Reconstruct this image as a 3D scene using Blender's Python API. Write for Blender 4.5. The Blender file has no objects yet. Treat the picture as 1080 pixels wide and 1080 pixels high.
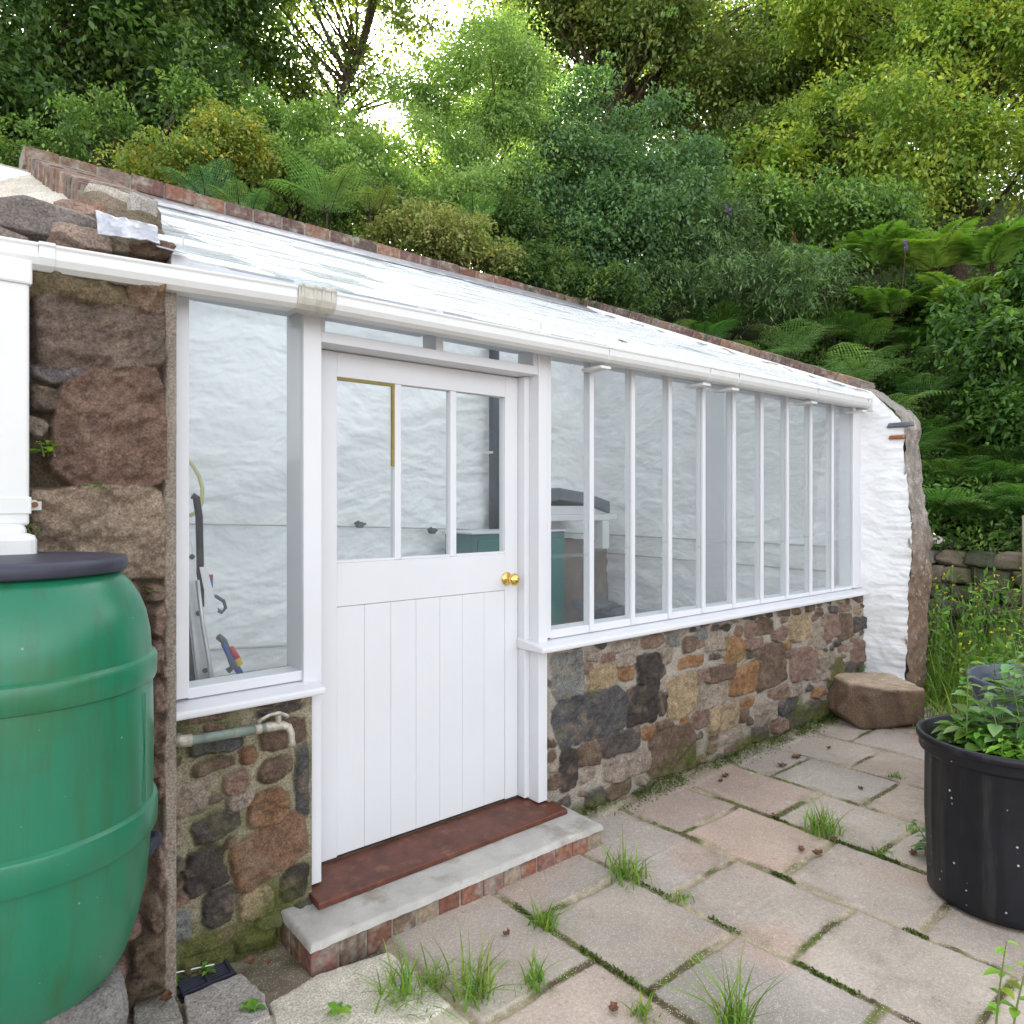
import bpy, math, random
import numpy as np
from mathutils import Vector, Matrix

C = bpy.context.scene.collection
SC = bpy.context.scene
R = math.radians
rnd = random.Random(11)
rng = np.random.default_rng(7)

# ---------------------------------------------------------------- camera, sky, sun, exposure
F, EYE, HY = 765.0, 1.53, 530.0                 # focal length in pixels of the 1080 px photograph, eye height, horizon
cam = bpy.data.cameras.new('camera'); cam_o = bpy.data.objects.new('camera', cam); C.objects.link(cam_o)
cam_o.location = (0, 0, EYE)
cam_o.rotation_euler = (R(90), 0, -math.atan2(.6456, .7637))
cam.sensor_width = 36; cam.lens = 36 * F / 1080
cam.shift_y = -(540 - HY) / 1080
cam.clip_start = .05; cam.clip_end = 500
SC.camera = cam_o

SUN_AZ, SUN_EL = math.atan2(.476, .907), R(29)
world = bpy.data.worlds.new("World"); SC.world = world; world.use_nodes = True
nt = world.node_tree; nt.nodes.clear()
sky = nt.nodes.new('ShaderNodeTexSky'); sky.sky_type = 'NISHITA'; sky.sun_disc = False
sky.sun_elevation = SUN_EL; sky.sun_rotation = SUN_AZ
sky.air_density = 1.0; sky.dust_density = 3.0; sky.ozone_density = 1.0
hs = nt.nodes.new('ShaderNodeHueSaturation'); hs.inputs['Saturation'].default_value = .20
bgd = nt.nodes.new('ShaderNodeBackground'); bgd.inputs['Strength'].default_value = .15
wo = nt.nodes.new('ShaderNodeOutputWorld')
nt.links.new(sky.outputs[0], hs.inputs['Color']); nt.links.new(hs.outputs[0], bgd.inputs[0]); nt.links.new(bgd.outputs[0], wo.inputs[0])

sl = bpy.data.lights.new('sun', 'SUN'); sl.energy = 5.0; sl.angle = R(.5); sl.color = (1, .9, .75)
so = bpy.data.objects.new('sun', sl); C.objects.link(so)
sd = Vector((math.sin(SUN_AZ) * math.cos(SUN_EL), math.cos(SUN_AZ) * math.cos(SUN_EL), math.sin(SUN_EL)))
so.rotation_euler = sd.to_track_quat('Z', 'Y').to_euler(); so.location = sd * 60

vs = SC.view_settings
vs.view_transform = 'Standard'; vs.look = 'None'; vs.gamma = 1; vs.use_curve_mapping = False
vs.exposure = 2.4
SC.cycles.max_bounces = 10; SC.cycles.transparent_max_bounces = 24
SC.cycles.use_denoising = True

# ---------------------------------------------------------------- measuring
def at(x, y, Y=None, X=None, Z=None, d=None):
    """the place in the yard that the photograph shows at pixel x, y"""
    t = (x - 540) / F; v = (HY - y) / F; c, s = .7637, .6456
    if Y is not None: d = Y / (c - s * t)
    elif X is not None: d = X / (s + c * t)
    elif Z is not None: d = (Z - EYE) / v
    return Vector((s * d + c * t * d, c * d - s * t * d, EYE + v * d))

# ---------------------------------------------------------------- noise
_T = np.random.default_rng(3).random((256, 256))
def vn(x, y):
    x = np.asarray(x, float); y = np.asarray(y, float)
    ix = np.floor(x).astype(int); iy = np.floor(y).astype(int); fx = x - ix; fy = y - iy
    fx = fx * fx * (3 - 2 * fx); fy = fy * fy * (3 - 2 * fy)
    a = _T[ix & 255, iy & 255]; b = _T[(ix + 1) & 255, iy & 255]; c = _T[ix & 255, (iy + 1) & 255]; d = _T[(ix + 1) & 255, (iy + 1) & 255]
    return (a * (1 - fx) + b * fx) * (1 - fy) + (c * (1 - fx) + d * fx) * fy
def fbm(x, y, o=4):
    r = 0; a = .5
    for k in range(o):
        r = r + a * (vn(x + 17.3 * k, y - 9.1 * k) - .5) * 2; x = x * 2.03; y = y * 2.03; a *= .5
    return r

# ---------------------------------------------------------------- materials
def mat(name, base=(.8, .8, .8), rough=.6, spec=.5, metal=0, attr=False, noise=None, bump=None, bump2=None, tint2=None, speck=None, streak=None):
    """noise=(scale, amount): value variation; bump=(scale, strength, distance); tint2=(colour, scale, threshold); speck=(scale, colour, size)"""
    m = bpy.data.materials.new(name); m.use_nodes = True; N = m.node_tree.nodes; L = m.node_tree.links
    p = N['Principled BSDF']; p.inputs['Roughness'].default_value = rough; p.inputs['Metallic'].default_value = metal
    p.inputs['Specular IOR Level'].default_value = spec
    tc = N.new('ShaderNodeTexCoord').outputs['Object']
    if attr:
        a = N.new('ShaderNodeAttribute'); a.attribute_name = 'Col'; col = a.outputs['Color']
    else:
        q = N.new('ShaderNodeRGB'); q.outputs[0].default_value = (*base, 1); col = q.outputs[0]
    def tex(scale, detail=5, rg=.6):
        n = N.new('ShaderNodeTexNoise'); n.inputs['Scale'].default_value = scale; n.inputs['Detail'].default_value = detail; n.inputs['Roughness'].default_value = rg
        L.new(tc, n.inputs['Vector']); return n.outputs['Fac']
    if tint2:
        mr = N.new('ShaderNodeMapRange'); mr.inputs[1].default_value = tint2[2]; mr.inputs[2].default_value = tint2[2] + .15
        L.new(tex(tint2[1], 6), mr.inputs[0])
        mx = N.new('ShaderNodeMixRGB'); L.new(mr.outputs[0], mx.inputs[0]); L.new(col, mx.inputs[1]); mx.inputs[2].default_value = (*tint2[0], 1); col = mx.outputs[0]
    if streak:      # (colour, scale, threshold, amount): run-off marks drawn out down the face
        mp = N.new('ShaderNodeMapping'); mp.inputs['Scale'].default_value = (streak[1], streak[1], streak[1] * .07); L.new(tc, mp.inputs[0])
        sn = N.new('ShaderNodeTexNoise'); sn.inputs['Scale'].default_value = 1; sn.inputs['Detail'].default_value = 7; sn.inputs['Roughness'].default_value = .7; L.new(mp.outputs[0], sn.inputs['Vector'])
        sm = N.new('ShaderNodeMapRange'); sm.inputs[1].default_value = streak[2]; sm.inputs[2].default_value = streak[2] + .2; sm.inputs[4].default_value = streak[3]; L.new(sn.outputs['Fac'], sm.inputs[0])
        mx = N.new('ShaderNodeMixRGB'); L.new(sm.outputs[0], mx.inputs[0]); L.new(col, mx.inputs[1]); mx.inputs[2].default_value = (*streak[0], 1); col = mx.outputs[0]
    if speck:
        v = N.new('ShaderNodeTexVoronoi'); v.inputs['Scale'].default_value = speck[0]; L.new(tc, v.inputs['Vector'])
        w = N.new('ShaderNodeMapRange'); w.inputs[1].default_value = speck[2]; w.inputs[2].default_value = speck[2] * .6; w.inputs[3].default_value = 0; w.inputs[4].default_value = 1
        L.new(v.outputs['Distance'], w.inputs[0])
        sep = N.new('ShaderNodeSeparateColor'); L.new(v.outputs['Color'], sep.inputs[0])
        g = N.new('ShaderNodeMath'); g.operation = 'GREATER_THAN'; g.inputs[1].default_value = .6; L.new(sep.outputs[0], g.inputs[0])
        g2 = N.new('ShaderNodeMath'); g2.operation = 'MULTIPLY'; L.new(g.outputs[0], g2.inputs[0]); L.new(w.outputs[0], g2.inputs[1])
        mx = N.new('ShaderNodeMixRGB'); L.new(g2.outputs[0], mx.inputs[0]); L.new(col, mx.inputs[1]); mx.inputs[2].default_value = (*speck[1], 1); col = mx.outputs[0]
    if noise:
        mr = N.new('ShaderNodeMapRange'); mr.inputs[1].default_value = .3; mr.inputs[2].default_value = .7
        mr.inputs[3].default_value = 1 - noise[1]; mr.inputs[4].default_value = 1 + noise[1]
        L.new(tex(noise[0]), mr.inputs[0])
        vm = N.new('ShaderNodeVectorMath'); vm.operation = 'SCALE'; L.new(col, vm.inputs[0]); L.new(mr.outputs[0], vm.inputs['Scale']); col = vm.outputs[0]
    L.new(col, p.inputs['Base Color'])
    last = None
    for b in (bump, bump2):
        if b:
            bn = N.new('ShaderNodeBump'); bn.inputs['Strength'].default_value = b[1]; bn.inputs['Distance'].default_value = b[2]
            L.new(tex(b[0], 6, .65), bn.inputs['Height'])
            if last: L.new(last, bn.inputs['Normal'])
            last = bn.outputs[0]
    if last: L.new(last, p.inputs['Normal'])
    return m

M = {}
M['paint'] = mat('white_gloss_paint', (.655, .655, .68), .4, .4, noise=(1.7, .03), bump=(60, .12, .002), streak=((.50, .50, .45), 16, .60, .30))
M['upvc'] = mat('white_plastic', (.66, .66, .65), .3, .45, noise=(9, .03), streak=((.42, .41, .34), 14, .58, .35))
M['upvc_dirty'] = mat('weathered_plastic', (.50, .48, .43), .5, .3, noise=(30, .12), tint2=((.45, .42, .35), 12, .55))
M['limewash'] = mat('limewashed_stone', (.82, .825, .835), .9, .2, attr=True, noise=(7, .03), bump=(38, .35, .01), bump2=(140, .25, .003))
M['stone'] = mat('rubble_stone', attr=True, rough=.85, spec=.25, noise=(150, .5), bump=(70, .8, .008), bump2=(260, .7, .003))
M['slab'] = mat('concrete_slab', attr=True, rough=.86, spec=.25, noise=(90, .16), speck=(190, (.60, .565, .52), .34), bump=(210, .35, .002))
M['concrete'] = mat('cement', (.42, .40, .37), .85, .25, noise=(5, .2), bump=(50, .45, .005), tint2=((.28, .25, .21), 7, .54), speck=(160, (.60, .57, .54), .25))
M['floor'] = mat('floor_concrete', (.58, .57, .55), .85, .2, noise=(6, .15))
M['brick'] = mat('old_brick', attr=True, rough=.88, spec=.2, noise=(40, .38), bump=(60, .7, .006), tint2=((.27, .23, .19), 11, .50))
M['old_mortar'] = mat('old_mortar', (.27, .24, .20), .9, .2, noise=(30, .35), bump=(60, .5, .004))
M['soil'] = mat('soil', (.055, .045, .03), .95, .1, noise=(8, .4), bump=(14, .9, .05))
M['bank'] = mat('bank_earth', (.035, .045, .018), .95, .1, noise=(3, .5), bump=(6, .9, .1))
M['yard'] = mat('yard_ground', (.30, .28, .25), .9, .2, noise=(2, .3), bump=(20, .5, .02))
M['barrel'] = mat('green_plastic', (.011, .155, .080), .30, .5, noise=(2.2, .10), streak=((.035, .075, .025), 22, .50, .55), speck=(26, (.20, .30, .22), .07), tint2=((.020, .12, .045), 3.0, .55), bump=(90, .10, .002))
M['black'] = mat('black_plastic', (.007, .008, .012), .40, .35, noise=(12, .25), streak=((.05, .048, .04), 18, .52, .6), speck=(30, (.40, .39, .36), .15), bump=(70, .15, .002))
M['lid'] = mat('dark_lid', (.035, .036, .055), .5, .4, noise=(14, .2), bump=(50, .2, .002))
M['wood'] = mat('hardwood', (.105, .036, .022), .45, .35, noise=(14, .35), bump=(70, .35, .002), tint2=((.16, .075, .045), 18, .55))
M['bead'] = mat('bare_timber', (.24, .19, .05), .6, .3, noise=(30, .2))
M['brass'] = mat('polished_brass', (.85, .56, .16), .16, .5, metal=1)
M['lead'] = mat('lead_sheet', (.42, .43, .47), .38, .5, metal=.55, noise=(14, .35), bump=(9, .6, .02), tint2=((.62, .60, .58), 12, .56))
M['alu'] = mat('aluminium', (.55, .56, .58), .42, .5, metal=.6, noise=(20, .1))
M['darkpipe'] = mat('dark_pipe', (.030, .038, .065), .45, .4)
M['copper_green'] = mat('weathered_pipe', (.16, .20, .17), .55, .4, noise=(25, .3), tint2=((.42, .38, .28), 15, .55), bump=(60, .4, .003))
M['tap_metal'] = mat('limed_brass', (.42, .38, .32), .5, .4, metal=.3, noise=(60, .35), bump=(90, .6, .003))
M['rubber'] = mat('black_rubber', (.02, .02, .025), .5, .4)
M['greycable'] = mat('grey_cable', (.10, .11, .13), .5, .4)
M['red'] = mat('red_plastic', (.55, .03, .03), .4); M['blue'] = mat('blue_plastic', (.05, .10, .40), .4); M['yellow'] = mat('yellow_plastic', (.75, .55, .05), .4)
M['hose'] = mat('pale_yellow_hose', (.60, .58, .30), .45)
M['greenpanel'] = mat('green_cabinet', (.025, .13, .115), .45, .4, noise=(4, .15), bump=(9, .3, .01))
M['slate'] = mat('slate', (.10, .11, .135), .6, .3, noise=(9, .25), bump=(30, .4, .01))
M['deadleaf'] = mat('dead_leaf', (.15, .075, .040), .7, .2, noise=(50, .4))
M['bark'] = mat('bark', (.075, .055, .038), .9, .15, noise=(12, .4), bump=(22, .9, .03))
M['rust'] = mat('rusty_screw', (.25, .10, .03), .7)
M['bamboo'] = mat('weathered_post', (.34, .30, .22), .7, noise=(14, .2))

def foliage_mat(name, trans=.35, rough=.45):
    m = bpy.data.materials.new(name); m.use_nodes = True; N = m.node_tree.nodes; L = m.node_tree.links
    p = N['Principled BSDF']; p.inputs['Roughness'].default_value = rough; p.inputs['Specular IOR Level'].default_value = .35
    a = N.new('ShaderNodeAttribute'); a.attribute_name = 'Col'; L.new(a.outputs['Color'], p.inputs['Base Color'])
    tr = N.new('ShaderNodeBsdfTranslucent')
    vm = N.new('ShaderNodeVectorMath'); vm.operation = 'MULTIPLY'; L.new(a.outputs['Color'], vm.inputs[0]); vm.inputs[1].default_value = (1.5, 1.6, .7); L.new(vm.outputs[0], tr.inputs['Color'])
    mx = N.new('ShaderNodeMixShader'); mx.inputs[0].default_value = trans
    L.new(p.outputs[0], mx.inputs[1]); L.new(tr.outputs[0], mx.inputs[2]); L.new(mx.outputs[0], N['Material Output'].inputs[0])
    return m
M['leaf'] = foliage_mat('leaf'); M['grass'] = foliage_mat('grass_blade', .4, .5)

def glass_mat(name, tint=(.93, .96, .965), rough=.01, film=0.0, filmcol=(.86, .88, .90), wave=(2.5, .08), tl=.45, gl_=1.0):
    m = bpy.data.materials.new(name); m.use_nodes = True; N = m.node_tree.nodes; L = m.node_tree.links
    N.remove(N['Principled BSDF'])
    tr = N.new('ShaderNodeBsdfTransparent'); tr.inputs[0].default_value = (*tint, 1)
    gl = N.new('ShaderNodeBsdfGlossy'); gl.inputs['Roughness'].default_value = rough
    fr = N.new('ShaderNodeFresnel'); fr.inputs[0].default_value = 1.5
    nz = N.new('ShaderNodeTexNoise'); nz.inputs['Scale'].default_value = wave[0]; bp = N.new('ShaderNodeBump'); bp.inputs['Strength'].default_value = wave[1]; bp.inputs['Distance'].default_value = .02
    tcn = N.new('ShaderNodeTexCoord'); L.new(tcn.outputs['Object'], nz.inputs['Vector']); L.new(nz.outputs[0], bp.inputs['Height']); L.new(bp.outputs[0], gl.inputs['Normal'])
    base = tr.outputs[0]
    if film:
        df = N.new('ShaderNodeBsdfDiffuse'); df.inputs[0].default_value = (*filmcol, 1)
        tb = N.new('ShaderNodeBsdfTranslucent'); tb.inputs[0].default_value = (*filmcol, 1)
        m1 = N.new('ShaderNodeMixShader'); m1.inputs[0].default_value = tl; L.new(df.outputs[0], m1.inputs[1]); L.new(tb.outputs[0], m1.inputs[2])
        m2 = N.new('ShaderNodeMixShader'); m2.inputs[0].default_value = film
        n2 = N.new('ShaderNodeTexNoise'); n2.inputs['Scale'].default_value = 6; n2.inputs['Detail'].default_value = 6; L.new(tcn.outputs['Object'], n2.inputs['Vector'])
        mr = N.new('ShaderNodeMapRange'); mr.inputs[1].default_value = .3; mr.inputs[2].default_value = .7; mr.inputs[3].default_value = 1 - film * .7; mr.inputs[4].default_value = 1 - min(.95, film * 1.3)
        L.new(n2.outputs[0], mr.inputs[0])
        lw = N.new('ShaderNodeLayerWeight'); lw.inputs[0].default_value = .5
        co = N.new('ShaderNodeMath'); co.operation = 'SUBTRACT'; co.inputs[0].default_value = 1.04; L.new(lw.outputs['Facing'], co.inputs[1])
        iv = N.new('ShaderNodeMath'); iv.operation = 'DIVIDE'; iv.inputs[0].default_value = 1.0; L.new(co.outputs[0], iv.inputs[1])
        pw_ = N.new('ShaderNodeMath'); pw_.operation = 'POWER'; L.new(mr.outputs[0], pw_.inputs[0]); L.new(iv.outputs[0], pw_.inputs[1])
        op = N.new('ShaderNodeMath'); op.operation = 'SUBTRACT'; op.inputs[0].default_value = 1; L.new(pw_.outputs[0], op.inputs[1]); L.new(op.outputs[0], m2.inputs[0])
        L.new(base, m2.inputs[1]); L.new(m1.outputs[0], m2.inputs[2]); base = m2.outputs[0]
    ge = N.new('ShaderNodeNewGeometry'); fm = N.new('ShaderNodeMath'); fm.operation = 'SUBTRACT'; fm.inputs[0].default_value = 1; L.new(ge.outputs['Backfacing'], fm.inputs[1])
    f0 = N.new('ShaderNodeMath'); f0.operation = 'MULTIPLY'; L.new(fm.outputs[0], f0.inputs[0]); f0.inputs[1].default_value = gl_
    fx = N.new('ShaderNodeMath'); fx.operation = 'MULTIPLY'; L.new(f0.outputs[0], fx.inputs[0]); L.new(fr.outputs[0], fx.inputs[1])   # the far face of a thin pane adds no mirror of its own
    mx = N.new('ShaderNodeMixShader'); L.new(fx.outputs[0], mx.inputs[0]); L.new(base, mx.inputs[1]); L.new(gl.outputs[0], mx.inputs[2])
    L.new(mx.outputs[0], N['Material Output'].inputs[0])
    return m
M['glass'] = glass_mat('window_glass', tint=(.97, .985, .985), film=.032, filmcol=(.92, .945, .96))  # pale film: glass dust, raised to paint in a milky reflected veil
M['glass_roof'] = glass_mat('glare_white_roof_glass', tint=(.97, .98, .98), film=.17, rough=.38, filmcol=(.96, .965, .97), tl=.5, gl_=.35)  # white film: dust plus blown-out sky glare put in as colour
M['glass_clear'] = glass_mat('clear_roof_glass', tint=(.90, .95, .95), film=.05, rough=.2, gl_=.6)

# ---------------------------------------------------------------- building helpers
def mesh_obj(name, V, Fc, m, parent=None, cols=None, smooth=False, tris=None):
    """V (n,3) array, Fc list of tuples or (k,n) int array"""
    me = bpy.data.meshes.new(name)
    V = np.asarray(V, dtype=np.float32)
    if isinstance(Fc, np.ndarray):
        k = Fc.shape[1]; nf = len(Fc)
        me.vertices.add(len(V)); me.vertices.foreach_set('co', V.ravel())
        me.loops.add(nf * k); me.loops.foreach_set('vertex_index', Fc.astype(np.int32).ravel())
        me.polygons.add(nf); me.polygons.foreach_set('loop_start', np.arange(0, nf * k, k, dtype=np.int32))
        me.update(calc_edges=True)
    else:
        me.from_pydata([tuple(map(float, v)) for v in V], [], Fc); me.update()
    if smooth: me.polygons.foreach_set('use_smooth', np.ones(len(me.polygons), dtype=bool))
    if cols is not None:
        ca = me.color_attributes.new('Col', 'FLOAT_COLOR', 'POINT')
        c4 = np.ones((len(V), 4), dtype=np.float32); c4[:, :3] = cols; ca.data.foreach_set('color', c4.ravel())
    for mm in (m if isinstance(m, (list, tuple)) else [m]): me.materials.append(mm)
    o = bpy.data.objects.new(name, me); C.objects.link(o)
    if parent: attach(o, parent)
    return o
def attach(o, parent):
    """parts are modelled in world coordinates; keep them there under a moved parent"""
    o.parent = parent
    o.matrix_parent_inverse = world_of(parent).inverted()
def world_of(o):
    m = Matrix.Translation(o.location) @ o.rotation_euler.to_matrix().to_4x4()
    if o.parent: m = world_of(o.parent) @ o.matrix_parent_inverse @ m
    return m
def thing(name, label, cat, loc=(0, 0, 0), group=None, kind=None):
    o = bpy.data.objects.new(name, None); C.objects.link(o); o.location = loc; o.empty_display_size = .1
    return tag(o, label, cat, group, kind)
def tag(o, label=None, cat=None, group=None, kind=None):
    if label: o['label'] = label
    if cat: o['category'] = cat
    if group: o['group'] = group
    if kind: o['kind'] = kind
    return o

class MB:
    def __init__(s): s.v = []; s.f = []; s.c = []; s.mi = []; s.col = (1, 1, 1); s.m = 0
    def add(s, V, Fc):
        b = len(s.v); s.v += [tuple(v) for v in V]; s.f += [tuple(i + b for i in f) for f in Fc]; s.c += [s.col] * len(V); s.mi += [s.m] * len(Fc); return s
    def box(s, x0, x1, y0, y1, z0, z1):
        return s.add([(x0, y0, z0), (x1, y0, z0), (x1, y1, z0), (x0, y1, z0), (x0, y0, z1), (x1, y0, z1), (x1, y1, z1), (x0, y1, z1)],
                     [(0, 3, 2, 1), (4, 5, 6, 7), (0, 1, 5, 4), (1, 2, 6, 5), (2, 3, 7, 6), (3, 0, 4, 7)])
    def hexa(s, P):   # eight corners in the order of box
        return s.add(P, [(0, 3, 2, 1), (4, 5, 6, 7), (0, 1, 5, 4), (1, 2, 6, 5), (2, 3, 7, 6), (3, 0, 4, 7)])
    def prism(s, poly, axis, a0, a1):
        """poly: 2-D points; extruded along axis 'x','y' or 'z'"""
        n = len(poly)
        def P(p, a): return {'x': (a, p[0], p[1]), 'y': (p[0], a, p[1]), 'z': (p[0], p[1], a)}[axis]
        V = [P(p, a0) for p in poly] + [P(p, a1) for p in poly]
        return s.add(V, [tuple(range(n))[::-1], tuple(range(n, 2 * n))] + [(i, (i + 1) % n, n + (i + 1) % n, n + i) for i in range(n)])
    def tube(s, pts, r, n=8, r2=None, cap=True):
        pts = [Vector(p) for p in pts]; m = len(pts); V = []; Fc = []
        up = Vector((0, 0, 1)); prev = None
        for i, p in enumerate(pts):
            t = (pts[min(i + 1, m - 1)] - pts[max(i - 1, 0)]).normalized()
            if prev is None:
                a = t.cross(up if abs(t.z) < .9 else Vector((1, 0, 0))).normalized()
            else: a = (prev - t * prev.dot(t)).normalized()
            prev = a; b = t.cross(a)
            if isinstance(r, (list, tuple)): rr = r[i]
            else: rr = r if r2 is None else r + (r2 - r) * i / max(1, m - 1)
            for k in range(n):
                q = 2 * math.pi * k / n; V.append(p + a * math.cos(q) * rr + b * math.sin(q) * rr)
        for i in range(m - 1):
            for k in range(n):
                Fc.append((i * n + k, i * n + (k + 1) % n, (i + 1) * n + (k + 1) % n, (i + 1) * n + k))
        if cap: Fc.append(tuple(range(n))[::-1]); Fc.append(tuple(range((m - 1) * n, m * n)))
        return s.add(V, Fc)
    def lathe(s, prof, cx, cy, n=64, caps=True):
        V = []; Fc = []
        for r, z in prof:
            for k in range(n):
                q = 2 * math.pi * k / n; V.append((cx + r * math.cos(q), cy + r * math.sin(q), z))
        for i in range(len(prof) - 1):
            for k in range(n): Fc.append((i * n + k, i * n + (k + 1) % n, (i + 1) * n + (k + 1) % n, (i + 1) * n + k))
        if caps: Fc.append(tuple(range(n))[::-1]); Fc.append(tuple(range((len(prof) - 1) * n, len(prof) * n)))
        return s.add(V, Fc)
    def build(s, name, m, parent=None, bevel=0, smooth=False, subsurf=0):
        o = mesh_obj(name, s.v, s.f, m, parent, cols=np.array(s.c), smooth=smooth)
        if any(s.mi): o.data.polygons.foreach_set('material_index', np.array(s.mi, dtype=np.int32))
        if bevel:
            b = o.modifiers.new('bevel', 'BEVEL'); b.width = bevel; b.segments = 2; b.limit_method = 'ANGLE'; b.angle_limit = R(40)
        if smooth and not bevel: pass
        return o

def grid_faces(nu, nv, flip=False):
    i = np.arange(nu * nv).reshape(nu, nv)
    q = np.stack([i[:-1, :-1], i[1:, :-1], i[1:, 1:], i[:-1, 1:]], -1).reshape(-1, 4)
    return q[:, ::-1].copy() if flip else q

def ico(sub):
    import bmesh
    bm = bmesh.new(); bmesh.ops.create_icosphere(bm, subdivisions=sub, radius=1)
    V = np.array([v.co[:] for v in bm.verts]); Fc = np.array([[v.index for v in f.verts] for f in bm.faces]); bm.free(); return V, Fc
ICO4 = ico(5); ICO3 = ico(4)
def rock(c, size, seed, planes=14, rough=.05, col=(.3, .25, .2), base=ICO4, rot=0, extra=()):
    """a convex faceted stone; returns verts, faces, colours"""
    r_ = np.random.default_rng(seed); D, Fc = base
    nrm = r_.normal(size=(planes, 3)); nrm /= np.linalg.norm(nrm, axis=1)[:, None]; h = r_.uniform(.78, 1.02, planes)
    ax = np.array([[1, 0, 0], [-1, 0, 0], [0, 1, 0], [0, -1, 0], [0, 0, 1], [0, 0, -1]], float); ax += r_.normal(size=ax.shape) * .08
    ax /= np.linalg.norm(ax, axis=1)[:, None]
    nrm = np.vstack([nrm, ax]); h = np.concatenate([h, np.full(6, .74)])
    for e in extra:
        v = np.array(e[:3], float); nrm = np.vstack([nrm, v / np.linalg.norm(v)]); h = np.append(h, e[3])
    dots = D @ nrm.T; rr = np.where(dots > .05, h[None] / np.maximum(dots, .05), 9).min(1); rr = np.minimum(rr, 1.25)
    P = D * rr[:, None]
    nz = fbm(P[:, 0] * 3 + P[:, 2] * 2.1 + seed, P[:, 1] * 3 - P[:, 2] * 1.7, 5); P = P * (1 + rough * nz[:, None])
    P = P * np.array(size)[None] / .74 * .5
    cr, sr = math.cos(rot), math.sin(rot); P = np.stack([P[:, 0] * cr - P[:, 1] * sr, P[:, 0] * sr + P[:, 1] * cr, P[:, 2]], 1)
    col = np.array(col)[None] * (1 + .35 * fbm(P[:, 0] * 14 + seed, P[:, 2] * 14 + P[:, 1] * 9, 4))[:, None]
    return P + np.array(c)[None], Fc, np.clip(col, 0, 1)
def merge(parts):
    V = []; Fc = []; Cc = []; b = 0
    for v, f, c in parts: V.append(v); Fc.append(f + b); Cc.append(c); b += len(v)
    return np.vstack(V), np.vstack(Fc), np.vstack(Cc)

# stone colours
G = (.20, .20, .185); D_ = (.060, .048, .043); B = (.15, .100, .070); O = (.30, .160, .075); T = (.36, .27, .165); L_ = (.32, .26, .21)
P_ = (.24, .155, .12); N_ = (.098, .093, .092); K = (.10, .085, .075); MS = (.13, .12, .045)

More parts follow.
